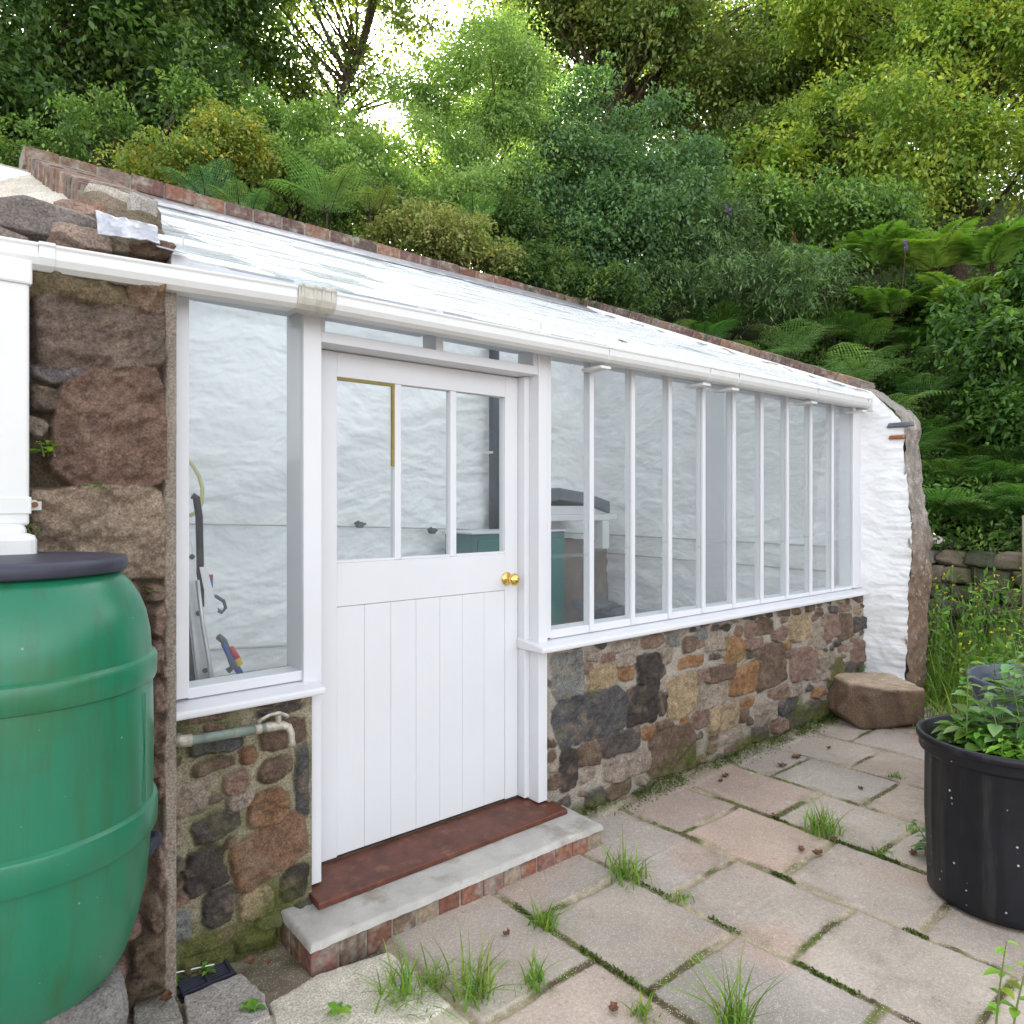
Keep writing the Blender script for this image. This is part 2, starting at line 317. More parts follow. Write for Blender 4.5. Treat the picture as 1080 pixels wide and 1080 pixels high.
def stone_field(u0, u1, v0, v1, res, stones, mortar=(.36, .33, .28), depth=.014, rough=.014, seed=0, fill=0, pw=5.0, moss=0, warp=.012, strip=None):
    """height (towards the viewer) and colour over a u, v grid: rounded stones bedded in mortar"""
    nu = max(2, int((u1 - u0) / res)); nv = max(2, int((v1 - v0) / res))
    u, v = np.meshgrid(np.linspace(u0, u1, nu), np.linspace(v0, v1, nv), indexing='ij')
    ww = u + warp * 1.5 * fbm(u * 9 + seed, v * 9, 3) + warp * .5 * fbm(u * 45, v * 45 + seed, 3); hh = v + warp * 1.5 * fbm(u * 9 + 40, v * 9 + seed, 3) + warp * .5 * fbm(u * 45 + 9, v * 45, 3)
    best = np.full(u.shape, 9.0); idx = np.full(u.shape, -1)
    def lay(i, s, best, idx):
        cu, cv, a, b, rot = s[:5]
        cr, sr = math.cos(rot), math.sin(rot); du = (ww - cu) * cr + (hh - cv) * sr; dv = -(ww - cu) * sr + (hh - cv) * cr
        rq = random.Random(int(cu * 7919 + cv * 104729 + i)); q = np.zeros_like(du)
        for n_ in range(8):
            an = n_ * math.pi / 4 + rq.uniform(-.16, .16) * (1.0 if n_ % 2 == 0 else 1.7); hk = rq.uniform(.93, 1.03) if n_ % 2 == 0 else rq.uniform(.98 if a < .11 else 1.16, 1.36)
            q = np.maximum(q, (du / a * math.cos(an) + dv / b * math.sin(an)) / hk)
        q = q * .86 + .14 * ((np.abs(du) / a) ** 3 + (np.abs(dv) / b) ** 3) ** (1 / 3); d = (q - 1) * min(a, b)
        k = d < best; best[k] = d[k]; idx[k] = i
    for i, s in enumerate(stones): lay(i, s, best, idx)
    stones = list(stones); r_ = random.Random(seed + 5)
    pal = [B, P_, L_, P_, B, K, K, T, B]
    for _ in range(fill):
        i0 = r_.randrange(nu); j0 = r_.randrange(nv)
        if best[i0, j0] > .015:
            a = min(best[i0, j0] + .010, .09); s = (ww[i0, j0], hh[i0, j0], a * r_.uniform(1, 1.5), a * r_.uniform(.6, .85), r_.uniform(-.4, .4), r_.choice(pal))
            stones.append(s); lay(len(stones) - 1, s, best, idx)
    cols = np.array([tuple(.74 * np.array(s[5])) for s in stones] + [mortar]); offs = np.array([r_.uniform(-.006, .010) for _ in stones] + [0])
    tl = np.array([(r_.uniform(-.07, .07), r_.uniform(-.07, .07)) for _ in stones] + [(0, 0)]); cen = np.array([(s[0], s[1]) for s in stones] + [(0, 0)])
    inside = np.clip(-best / .009, 0, 1); inside = inside * inside * (3 - 2 * inside)
    lo_ = np.clip((fbm(u * 7 + idx * 2.3, v * 7, 3) + .1) * 14, 0, 1) * .006
    tilt = (u - cen[idx, 0]) * tl[idx, 0] + (v - cen[idx, 1]) * tl[idx, 1]
    rid = np.abs(fbm(u * 11 + idx * 3.7, v * 11 + idx, 4))
    h = inside * (depth + offs[idx] + np.clip(tilt, -.012, .012) + lo_ + rough * (fbm(u * 22 + idx * 7.1, v * 22, 4) - rid * .8)) + .004 * fbm(u * 40, v * 40, 3) * (1 - inside)
    # slight furrow where mortar meets the stone
    h -= .004 * np.exp(-(best / .006) ** 2)
    var = 1 + .38 * fbm(u * 16 + idx * 5.3, v * 16, 4) + .45 * fbm(u * 75 + idx, v * 75, 3)
    mot = np.clip(fbm(u * 20 + idx * 9, v * 20 + 77, 4) * 2.2 - .15, 0, 1)[..., None]
    sc = cols[idx] * var[..., None]; sc = sc * (1 - .5 * mot) + .5 * mot * np.array([.30, .22, .15]) * (.6 + cols[idx].mean(-1, keepdims=True) * 1.4)
    mc = np.array(mortar)[None, None] * (1 + .22 * fbm(u * 30, v * 30, 4) + .15 * fbm(u * 3 + 5, v * 3, 2))[..., None]
    e = np.clip((-best + .002) / .005, 0, 1)[..., None]
    smear = np.clip(fbm(u * 13 + 31, v * 13, 4) * 3 - .9, 0, 1)[..., None] * np.clip(1 - inside, 0, 1)[..., None] * .7
    col = mc * (1 - e) + sc * e; col = col * (1 - smear) + mc * smear
    if strip is not None:
        k = np.clip((u - strip + .006 * fbm(u * 30, v * 12, 3)) / .006, 0, 1); h = h * (1 - k) + k * (.020 + .005 * fbm(u * 25, v * 9, 4)); k = k[..., None]; col = col * (1 - k) + k * np.array([.27, .225, .185]) * (1 + .3 * fbm(u * 20, v * 8, 4))[..., None]
    if moss:
        mm = np.clip((.30 - (v - v0)) / .30, 0, 1) * .9 + fbm(u * 5 + 3, v * 5, 4) * .9 - .35 + moss * (.5 - inside * .45)
        mm = np.clip(mm * 1.6, 0, .9)[..., None]; gc = np.array([.075, .085, .018])[None, None] * (1 + .5 * fbm(u * 50, v * 50, 3))[..., None]
        col = col * (1 - mm) + gc * mm
        # damp, dark foot of the wall
    return u, v, h, np.clip(col, .004, 1)
def wall_face(name, u0, u1, v0, v1, res, stones, Y0, parent, thick=.3, **kw):
    u, v, h, c = stone_field(u0, u1, v0, v1, res, stones, **kw)
    nu, nv = u.shape; fade = np.minimum(1, np.minimum(np.arange(nu), np.arange(nu)[::-1]) / 2.)[:, None] * np.ones((1, nv))
    X = u.ravel(); Z = v.ravel(); Y = (Y0 - h * (fade > .4)).ravel(); V = np.stack([X, Y, Z], 1); Fc = grid_faces(nu, nv)
    # returns at the two ends and on top, back to the core of the wall
    b = len(V); n0 = [(u0, Y0 + thick, v0), (u1, Y0 + thick, v0), (u1, Y0 + thick, v1), (u0, Y0 + thick, v1)]
    V = np.vstack([V, n0]); ed = []
    i = np.arange(nu * nv).reshape(nu, nv)
    for a, p, q in ((i[0], b, b + 3), (i[-1], b + 1, b + 2)):
        for k in range(nv - 1): ed.append((a[k], a[k + 1], p, p) if k < nv // 2 else (a[k], a[k + 1], q, q))
    cols = np.vstack([c.reshape(-1, 3), np.tile(kw.get('mortar', (.36, .33, .28)), (4, 1))])
    faces = [tuple(f) for f in Fc.tolist()] + [(int(a), int(b_), int(p)) for a, b_, p, _ in ed]
    faces += [(int(i[0][nv // 2]), b + 3, b), (int(i[-1][nv // 2]), b + 1, b + 2), (b, b + 3, b + 2, b + 1)]
    for k in range(nu - 1):
        faces.append((int(i[k][-1]), int(i[k + 1][-1]), b + 2 if k >= nu // 2 else b + 3))
    faces.append((int(i[nu // 2][-1]), b + 2, b + 3))
    return mesh_obj(name, V, faces, M['stone'], parent, cols=cols, smooth=True)

def rough_white(name, parent, f, nu, nv, amp=.02, col=(.90, .91, .915), flip=False, seed=0, smooth=True, m='limewash', stain=None):
    """f(a, b, h) -> x, y, z over the unit square; lumpy limewashed masonry"""
    a, b = np.meshgrid(np.linspace(0, 1, nu), np.linspace(0, 1, nv), indexing='ij')
    x, y, z = f(a, b, np.zeros_like(a)); s1 = x + y
    n1 = fbm(s1 * 2.1 + seed, z * 4.2, 3); n2 = fbm(s1 * 7 + seed, z * 14 + 3 + fbm(s1 * 3, z * 3, 2) * 2, 4)
    ledge = np.clip(fbm(s1 * 3.2 + 9, z * 9 + seed + fbm(s1 * 1.4, z * 2, 2) * 2.2, 3) * 4, -1, 1)
    h = amp * (n1 * .9 + n2 * .55 + ledge * .28 + .16 * fbm(s1 * 26, z * 40, 3))
    x, y, z = f(a, b, h); V = np.stack([x.ravel(), y.ravel(), z.ravel()], 1)
    c = np.array(col)[None, None] * (1 + .03 * n1 - .05 * np.clip(-ledge, 0, 1))[..., None]
    yl = np.clip(fbm(s1 * 1.9 + 50, z * 2.6, 4) * 3 - .9, 0, 1)[..., None] * .25
    c = c * (1 - yl) + yl * np.array([.72, .73, .60])
    if stain is not None:
        w = stain(x, y, z)[..., None]; c = c * (1 - w) + w * np.array([.36, .34, .30])
    return mesh_obj(name, V, grid_faces(nu, nv, flip), M[m], parent, cols=c.reshape(-1, 3), smooth=smooth)

# ================================================================ THE GROUND
gm = MB(); gm.add([(-70, -70, -.06), (70, -70, -.06), (70, 70, -.06), (-70, 70, -.06)], [(0, 1, 2, 3)])
tag(gm.build('ground', M['yard']), kind='structure')

strips = [(.62, 1.295), (1.295, 1.785), (1.785, 2.28), (2.28, 2.76), (2.76, 3.24), (3.24, 3.715), (3.715, 4.18), (4.18, 4.65), (4.65, 5.12), (5.12, 5.6), (5.6, 6.1), (6.1, 6.6)]
cross = [[2.13, 1.55, .95], [1.675, 1.08, .48], [1.985, 1.46, .95], [1.765, 1.255, .74], [2.055, 1.56, 1.04, .5], [1.865, 1.38, .87, .35],
         [2.165, 1.655, 1.15, .6], [1.945, 1.44, .93], [2.16, 1.68, 1.2, .7], [1.9, 1.4, .9], [2.1, 1.6, 1.1, .6], [1.9, 1.4, .9]]
def pavement():
    x0, x1, y0, y1, res = .35, 6.6, .0, 2.60, .0075
    nu = int((x1 - x0) / res); nv = int((y1 - y0) / res)
    u, v = np.meshgrid(np.linspace(x0, x1, nu), np.linspace(y0, y1, nv), indexing='ij')
    wu = u + .007 * fbm(u * 5, v * 5, 3) + .0035 * fbm(u * 40, v * 40, 2); wv = v + .007 * fbm(u * 5 + 30, v * 5, 3) + .0035 * fbm(u * 40 + 7, v * 40, 2)
    d = np.full(u.shape, -9.0); sid = np.zeros(u.shape, int); k = 0; r_ = random.Random(4)
    base = [(.43, .385, .345), (.41, .37, .34), (.45, .405, .36), (.39, .36, .335), (.45, .38, .33)]
    sc = []; sh = []; slope = []
    for (a, b), cr in zip(strips, cross):
        ys = sorted(cr + [-.5, 2.9])
        for p, q in zip(ys[:-1], ys[1:]):
            g = r_.uniform(.009, .015)
            dd = np.minimum(np.minimum(wu - a, b - wu), np.minimum(wv - p, q - wv)) - g
            m = dd > d; d[m] = dd[m]; sid[m] = k; k += 1
            bc = np.array(r_.choice(base)) * r_.uniform(.9, 1.08)
            if a < .9: bc = np.array((.50, .46, .38)) * r_.uniform(.9, 1.05)
            if a < .9 and q > 2.5: bc = np.array((.16, .14, .11))
            if 2.7 < a < 3.3 and q > 1.9: bc = bc * np.array([1.06, .94, .90])
            sc.append(bc); sh.append(r_.uniform(-.003, .003) - (.03 if (a < .9 and q > 2.5) else 0)); slope.append((r_.uniform(-.006, .006), r_.uniform(-.006, .006)))
    sc = np.array(sc); sh = np.array(sh); slope = np.array(slope)
    ins = np.clip(d / .006, 0, 1)
    z = sh[sid] * ins + slope[sid, 0] * (u % .5) + slope[sid, 1] * (v % .5) - (1 - ins) * (.010 + .003 * fbm(u * 60, v * 60, 2)) + .0012 * fbm(u * 30, v * 30, 3)
    moss = np.clip(fbm(u * 4.3 + 2, v * 4.3, 4) * 3.2 + .75, 0, 1)
    dry = np.array([.36, .30, .20]); mossc = np.array([.095, .12, .018]); dark = np.array([.095, .07, .04])
    mg = np.clip(fbm(u * 17, v * 17 + 8, 3) * 2 + .5, 0, 1)[..., None]
    jc = dry * (1 - moss[..., None]) + (mossc * mg + dark * (1 - mg)) * moss[..., None]
    jc = jc * (1 + .35 * fbm(u * 55, v * 55, 3))[..., None]
    z += (1 - ins) * moss * .008 * (1 + fbm(u * 70, v * 70, 2))
    pink = np.clip(fbm(u * 2.2 + 11, v * 2.2, 4) * 2.4 - .35, 0, 1)[..., None] * .35
    s = sc[sid] * (1 + .10 * fbm(u * 7, v * 7, 4) + .07 * fbm(u * 60 + sid, v * 60, 2))[..., None]
    s = s * (1 - pink) + pink * np.array([.50, .30, .22])
    s = s * np.array([.93, .885, .83]) * (1 + .28 * np.clip(fbm(u * 2.6 + 3, v * 2.6, 5), -1, .6))[..., None]
    grime = np.clip(fbm(u * 6.5 + 21, v * 6.5, 5) * 3 - .75, 0, 1)[..., None] * .38; s = s * (1 - grime) + grime * np.array([.22, .185, .145])
    lich = np.clip(fbm(u * 24 + 5, v * 24 + 9, 3) * 6 - 2.7, 0, 1)[..., None] * .35; s = s * (1 - lich) + lich * np.array([.58, .55, .47])
    pit = np.clip(fbm(u * 48, v * 48 + 4, 2) * 6 - 3.0, 0, 1)[..., None] * .55; s = s * (1 - pit) + pit * np.array([.12, .10, .08])
    edge = np.clip(1 - (d - .004) / .035, 0, 1)[..., None] * np.clip(fbm(u * 9 + 5, v * 9, 4) * 2.2 + .15, 0, 1)[..., None] * .55
    s = s * (1 - edge) + edge * np.array([.17, .15, .08])
    # damp moss strip along the foot of the right-hand wall
    foot = np.clip((v + .03 * fbm(u * 6, v * 6, 3) - 2.36) / .07, 0, 1) * (u > 2.3)
    i3 = ins[..., None]; col = jc * (1 - i3) + s * i3
    fm = foot[..., None] * .92; fmoss = np.clip(fbm(u * 8 + 1, v * 8, 4) * 2.6 + .5, 0, 1)[..., None]
    fc = (np.array([.06, .068, .016]) * fmoss + np.array([.30, .26, .18]) * (1 - fmoss)) * (1 + .4 * fbm(u * 60, v * 60, 2))[..., None]
    col = col * (1 - fm) + fc * fm; z += foot * (.006 + .022 * fmoss[..., 0] * (.6 + vn(u * 70, v * 70)))
    # worn earth round the drain
    er = np.clip((v - (2.20 + .05 * fbm(u * 9, v * 9, 3))) / .05, 0, 1) * (u < 1.03); e3 = er[..., None]
    ec = np.array([.20, .165, .12]) * (1 + .45 * fbm(u * 12, v * 12, 4))[..., None]
    gm_ = np.clip(fbm(u * 6 + 8, v * 6, 3) * 3 - .5, 0, 1)[..., None]; ec = ec * (1 - gm_ * .6) + gm_ * .6 * np.array([.07, .08, .02])
    col = col * (1 - e3) + ec * e3; z = z * (1 - er) + er * (-.012 + .008 * fbm(u * 14, v * 14, 3))
    V = np.stack([u.ravel(), v.ravel(), z.ravel()], 1)
    return mesh_obj('paved_yard', V, grid_faces(nu, nv), M['slab'], cols=np.clip(col, .004, 1).reshape(-1, 3), smooth=True)
tag(pavement(), kind='structure')
# coarse paving out of the picture on the camera's side
pm = MB()
for a in np.arange(-2.0, 6.6, .49):
    for b in np.arange(-3.6, -.02, .5):
        pm.col = tuple(np.array((.44, .37, .34)) * rnd.uniform(.88, 1.08)); pm.box(a + .01, a + .48, b + .01, min(b + .49, -.01), -.05, 0)
for a in np.arange(-2.0, .3, .49):
    for b in np.arange(0, 2.0, .5):
        pm.col = tuple(np.array((.44, .37, .34)) * rnd.uniform(.88, 1.08)); pm.box(a + .01, min(a + .48, .345), b + .01, b + .49, -.05, 0)
tag(pm.build('pavement', M['slab']), kind='structure')

def ground_height(X, Y):
    back = 3.25 + .40 * (Y - 5.8)
    right = 1.05 + .72 * np.clip(Y - 2.6, 0, 5) + .42 * np.clip(X - 7.6, 0, 30)
    z = np.where(Y > 5.8, np.maximum(back, np.where(X > 6.0, right, back)), right)
    far = np.hypot(X, Y); z = np.minimum(z, 9 + (far - 20) * .12)
    return z + .12 * fbm(X * .9, Y * .9, 3)
def hillside():
    parts = []
    for (x0, x1, y0, y1, st) in ((-30, 6.15, 5.8, 45, .4), (6.15, 50, 3.15, 45, .4), (7.65, 50, -25, 3.75, .4)):
        nu = int((x1 - x0) / st) + 1; nv = int((y1 - y0) / st) + 1
        u, v = np.meshgrid(np.linspace(x0, x1, nu), np.linspace(y0, y1, nv), indexing='ij')
        z = ground_height(u, v)
        V = np.stack([u.ravel(), v.ravel(), z.ravel()], 1); parts.append((V, grid_faces(nu, nv), np.zeros((len(V), 3))))
    V, Fc, c = merge(parts)
    return mesh_obj('hillside', V, Fc, M['bank'], smooth=True)
tag(hillside(), kind='structure')
eb = MB(); eb.box(-30, 6.15, 5.79, 5.82, -.05, 3.3); eb.box(7.66, 8.3, -25, 3.3, -.05, 1.10); eb.box(6.16, 7.66, 3.12, 3.6, -.05, 1.45); eb.box(7.66, 8.3, 3.3, 3.8, -.05, 1.5)
tag(eb.build('earth_bank', M['soil']), kind='structure')

# ================================================================ THE GREENHOUSE
RZ = lambda Y: 2.30 + .43 * (Y - 2.43)         # top of the roof glass
gh = thing('greenhouse', 'white painted lean-to greenhouse with glass roof, half glazed door and rubble dwarf walls', 'greenhouse', (1.2, 2.5, 0))

def zz(lst, ox, oy, k, Y):
    """stones measured off the photograph: centre, width, height, colour -> metres on the wall face"""
    out = []
    for s in lst:
        cx, cy, w, h, col = s[:5]; rot = s[5] if len(s) > 5 else 0
        x, y = ox + cx / k, oy + cy / k; p = at(x, y, Y=Y); l = at(x - w / k / 2, y, Y=Y); r = at(x + w / k / 2, y, Y=Y); d = p.x * .6456 + p.y * .7637
        out.append((p.x, p.z, (r.x - l.x) / 2 * GROW, h / k / 2 * d / F * GROW, rot, col))
    return out
GROW = 1.13
YR = 2.485
S1 = [(235, 430, 190, 270, G), (390, 305, 90, 70, L_), (490, 320, 90, 70, P_), (590, 345, 130, 70, L_), (365, 390, 50, 60, P_), (450, 440, 170, 150, T), (600, 420, 95, 90, O),
      (755, 385, 165, 170, D_), (600, 250, 150, 60, L_), (770, 215, 140, 80, P_), (890, 215, 60, 80, G), (850, 310, 80, 120, L_), (995, 235, 80, 95, B), (1010, 345, 150, 75, O),
      (380, 690, 410, 290, N_), (700, 610, 190, 250, D_), (830, 610, 60, 130, D_), (825, 500, 60, 60, L_), (955, 560, 170, 240, T), (1060, 450, 60, 90, P_), (370, 930, 150, 150, B),
      (565, 855, 230, 140, K), (735, 795, 90, 90, O), (845, 740, 110, 60, B), (970, 710, 60, 50, O), (235, 1030, 110, 250, D_), (890, 900, 270, 290, B), (610, 1000, 270, 150, L_), (1060, 700, 60, 80, P_), (1070, 170, 60, 70, G)]
S2 = [(1020, 490, 170, 100, B), (860, 560, 120, 130, K), (1010, 610, 150, 110, P_), (800, 690, 100, 60, L_)]
S3 = [(40, 270, 60, 60, G), (130, 300, 110, 110, L_), (240, 350, 100, 140, O), (190, 235, 70, 40, D_), (330, 240, 60, 90, P_), (410, 225, 100, 90, B), (500, 265, 80, 80, P_), (610, 225, 110, 140, T),
      (345, 320, 120, 60, P_), (440, 440, 160, 230, B), (630, 430, 130, 180, P_), (710, 250, 60, 80, L_), (785, 220, 100, 130, P_), (870, 220, 80, 130, B), (950, 205, 70, 80, K), (940, 128, 40, 45, T),
      (850, 115, 90, 40, P_), (800, 118, 50, 40, N_), (710, 320, 90, 70, L_), (570, 370, 60, 50, P_), (540, 330, 40, 50, O), (765, 420, 100, 80, L_), (950, 360, 90, 120, P_), (890, 330, 45, 45, L_), (925, 295, 50, 30, P_),
      (170, 480, 150, 90, B), (60, 500, 70, 80, P_), (290, 520, 150, 160, O), (110, 610, 150, 120, L_), (175, 735, 160, 150, T), (310, 655, 80, 60, O), (290, 720, 60, 90, B), (415, 700, 110, 120, L_),
      (490, 600, 110, 70, P_), (580, 580, 90, 60, L_), (735, 500, 90, 60, L_), (710, 595, 70, 60, O), (540, 670, 110, 80, N_), (630, 740, 180, 150, K), (490, 780, 80, 90, P_), (50, 740, 90, 100, P_),
      (180, 860, 180, 60, L_), (120, 850, 60, 40, B), (385, 820, 90, 90, K), (220, 930, 80, 60, B), (290, 900, 60, 60, P_), (110, 910, 60, 60, P_), (900, 500, 120, 150, K), (810, 480, 80, 140, MS), (750, 690, 80, 110, MS)]
RS = zz(S1, 560, 640, 6, YR) + zz(S2, 500, 760, 6.75, YR) + zz(S3, 730, 620, 5.4, YR)
dw = wall_face('dwarf_wall', 2.325, 5.612, -.03, .846, .0058, RS, YR, gh, thick=.26, seed=3, fill=1400, moss=.05, mortar=(.31, .275, .23))
dw['label'] = 'long rubble dwarf wall under the row of tall panes'
S4 = [(350, 575, 330, 90, N_), (750, 500, 270, 170, B), (850, 775, 85, 400, N_), (350, 680, 250, 85, B, .12), (535, 615, 95, 105, O), (470, 785, 150, 150, P_, .3), (695, 705, 200, 140, B, .1),
      (220, 870, 240, 200, L_), (670, 920, 215, 220, O), (370, 1035, 290, 150, K, .2), (740, 370, 280, 60, K), (300, 415, 250, 50, P_)]
S5 = [(900, 440, 245, 175, (.21, .12, .075), .25), (680, 500, 150, 150, D_, .2), (985, 540, 95, 115, D_), (855, 605, 125, 95, T), (725, 625, 105, 115, K), (600, 690, 75, 100, G), (900, 665, 90, 60, L_), (700, 740, 180, 60, MS), (800, 268, 90, 60, L_), (592, 390, 40, 80, L_), (850, 740, 150, 70, MS)]
GROW = 1.06; O2 = (.225, .125, .07)
S4 = [q_[:4] + ((O2,) if q_[4] == O else (q_[4],)) + q_[5:] for q_ in S4]
LS = zz(S4, 160, 680, 5.4, 2.465) + zz(S5, 0, 760, 3.176, 2.465)
dw = wall_face('dwarf_wall', .655, 1.138, -.03, .846, .0045, LS, 2.465, gh, thick=.26, seed=9, fill=600, moss=.6, mortar=(.27, .24, .165))
dw['label'] = 'short mossy rubble dwarf wall between the door and the green barrel'

# sills
b = MB(); b.hexa([(.652, 2.415, .842), (1.172, 2.415, .842), (1.172, 2.60, .842), (.652, 2.60, .842), (.652, 2.415, .868), (1.172, 2.415, .868), (1.172, 2.60, .895), (.652, 2.60, .895)])
b.build('window_sill', M['paint'], gh, bevel=.008)
b = MB(); b.hexa([(2.225, 2.415, .842), (5.53, 2.415, .842), (5.61, 2.60, .842), (2.225, 2.60, .842), (2.225, 2.415, .868), (5.53, 2.415, .868), (5.61, 2.60, .895), (2.225, 2.60, .895)])
b.build('window_sill', M['paint'], gh, bevel=.008)

# left window
b = MB(); b.box(.668, .724, 2.487, 2.60, .892, 2.33); b.box(.724, 1.117, 2.50, 2.60, .885, .921); b.box(.724, 1.117, 2.53, 2.62, 2.225, 2.33)
w = b.build('window', M['paint'], gh, bevel=.003); w['label'] = 'tall fixed window left of the door'
b = MB(); b.box(.7245, 1.1165, 2.503, 2.507, .9215, 2.30); b.build('pane', M['glass'], w)
# door posts and head
b = MB(); b.box(1.117, 1.187, 2.487, 2.64, .868, 2.33); b.box(1.139, 1.187, 2.489, 2.64, .135, .868)
b.box(2.266, 2.322, 2.487, 2.64, .868, 2.33); b.box(2.266, 2.322, 2.489, 2.64, .135, .868)
b.box(1.187, 2.266, 2.493, 2.64, 2.122, 2.162); b.box(2.236, 2.266, 2.553, 2.64, .145, 2.12); b.box(1.187, 1.2, 2.553, 2.597, .145, 2.12)
b.build('door_frame', M['paint'], gh, bevel=.003)
b = MB(); b.box(1.187, 1.205, 2.495, 2.60, 2.1625, 2.33); b.box(1.70, 1.735, 2.495, 2.60, 2.1625, 2.33); b.box(2.24, 2.266, 2.495, 2.60, 2.1625, 2.33)
b.box(1.205, 1.70, 2.53, 2.62, 2.235, 2.33); b.box(1.735, 2.24, 2.53, 2.62, 2.235, 2.33)
tw = b.build('transom_window', M['paint'], gh, bevel=.002)
for x0, x1 in ((1.2055, 1.6995), (1.7355, 2.2395)):
    b = MB(); b.box(x0, x1, 2.503, 2.507, 2.163, 2.31); b.build('pane', M['glass'], tw)
# long window of tall panes
b = MB(); b.box(2.322, 2.352, 2.495, 2.60, .892, 2.33); b.box(5.44, 5.50, 2.489, 2.60, .89, 2.33)
b.hexa([(2.352, 2.50, .885), (5.44, 2.50, .885), (5.44, 2.60, .885), (2.352, 2.60, .885), (2.352, 2.50, .926), (5.44, 2.50, .905), (5.44, 2.60, .905), (2.352, 2.60, .926)])
b.box(2.352, 5.44, 2.545, 2.63, 2.235, 2.33)
lw = b.build('window', M['paint'], gh, bevel=.003); lw['label'] = 'long fixed window of ten tall narrow panes'
bars = [2.625 + .3125 * k for k in range(9)]
for x in bars:
    b = MB(); b.box(x - .014, x + .014, 2.489, 2.502, .895, 2.30); b.box(x - .010, x + .013, 2.508, 2.540, .905, 2.32)
    b.box(x - .008, x + .008, 2.502, 2.508, .895, 2.30); b.build('glazing_bar', M['paint'], lw, bevel=.002)
ed = [2.352] + bars + [5.44]
for i, (x0, x1) in enumerate(zip(ed[:-1], ed[1:])):
    b = MB(); b.box(x0 + .0085 * (i > 0), x1 - .0085 * (i < 9), 2.503, 2.507, .91, 1.28 + .02 * (i % 3)); b.box(x0 + .0085 * (i > 0), x1 - .0085 * (i < 9), 2.5035, 2.5065, 1.265 + .02 * (i % 3), 2.30)
    b.build('pane', M['glass'], lw)
b = MB(); b.box(5.50, 5.61, 2.505, 2.60, .885, 2.33); b.build('end_board', M['paint'], gh)

# door
dr = thing('door', None, None, (1.24, 2.6, .145)); attach_loc = dr.location.copy(); dr.parent = gh; dr.location = (1.24 - 1.2, 2.6 - 2.5, .145)
DY = 2.60
b = MB()
b.box(1.201, 1.305, DY, DY + .045, .147, 2.118); b.box(2.157, 2.234, DY, DY + .045, .147, 2.118)
b.box(1.305, 2.157, DY + .0015, DY + .045, 2.021, 2.118); b.box(1.305, 2.157, DY + .0015, DY + .045, 1.122, 1.292)
b.build('door_leaf', M['paint'], dr, bevel=.0025)
b = MB(); xs = np.linspace(1.305, 2.157, 8)
for x0, x1 in zip(xs[:-1], xs[1:]): b.box(x0 + .0004, x1 - .0004, DY + .004, DY + .03, .150, 1.1205)
b.build('boarded_panel', M['paint'], dr, bevel=.0022)
for x0, x1 in ((1.567, 1.597), (1.848, 1.880)):
    b = MB(); b.box(x0, x1, DY + .003, DY + .040, 1.2925, 2.0205); b.build('glazing_bar', M['paint'], dr, bevel=.003)
for x0, x1 in ((1.3055, 1.5665), (1.5975, 1.8475), (1.8805, 2.1565)):
    b = MB(); b.box(x0, x1, DY + .020, DY + .024, 1.293, 2.0202); b.build('pane', M['glass'], dr)
b = MB(); b.box(1.306, 1.566, DY + .006, DY + .019, 2.010, 2.0203); b.box(1.556, 1.5665, DY + .006, DY + .019, 1.68, 2.0098); b.build('putty_bead', M['bead'], dr)
b = MB()
for x0, x1 in ((1.306, 1.566), (1.5975, 1.8475), (1.8805, 2.1565)): b.box(x0, x1, DY + .0035, DY + .019, 1.2928, 1.303)
b.build('glazing_bead', M['paint'], dr)
kx, kz = 2.165, 1.175
def lathe_y(b, prof, x, z, y):   # turned round an axis that points at the camera's side of the door
    n = 32; V = []; Fc = []
    for r, dy in prof:
        for k in range(n): q = 2 * math.pi * k / n; V.append((x + r * math.cos(q), y - dy, z + r * math.sin(q)))
    for i in range(len(prof) - 1):
        for k in range(n): Fc.append((i * n + k, (i + 1) * n + k, (i + 1) * n + (k + 1) % n, i * n + (k + 1) % n))
    Fc.append(tuple(range((len(prof) - 1) * n, len(prof) * n)))
    b.add(V, Fc)
b = MB(); lathe_y(b, [(.030, 0), (.031, .003), (.027, .007), (.014, .010), (.0125, .028), (.016, .034), (.025, .042), (.0285, .052), (.027, .062), (.020, .070), (.008, .074), (.001, .0745)], kx, kz, DY)
b.build('door_knob', M['brass'], dr, smooth=True)
b = MB(); b.box(1.20, 2.235, DY + .003, DY + .05, .1365, .1445); b.build('weather_strip', M['bark'], dr)
# threshold
b = MB(); b.prism([(2.385, .096), (2.385, .114), (2.39, .119), (2.60, .136), (2.66, .136), (2.66, .096)], 'x', 1.128, 2.352)
b.build('threshold', M['wood'], gh, bevel=.003)

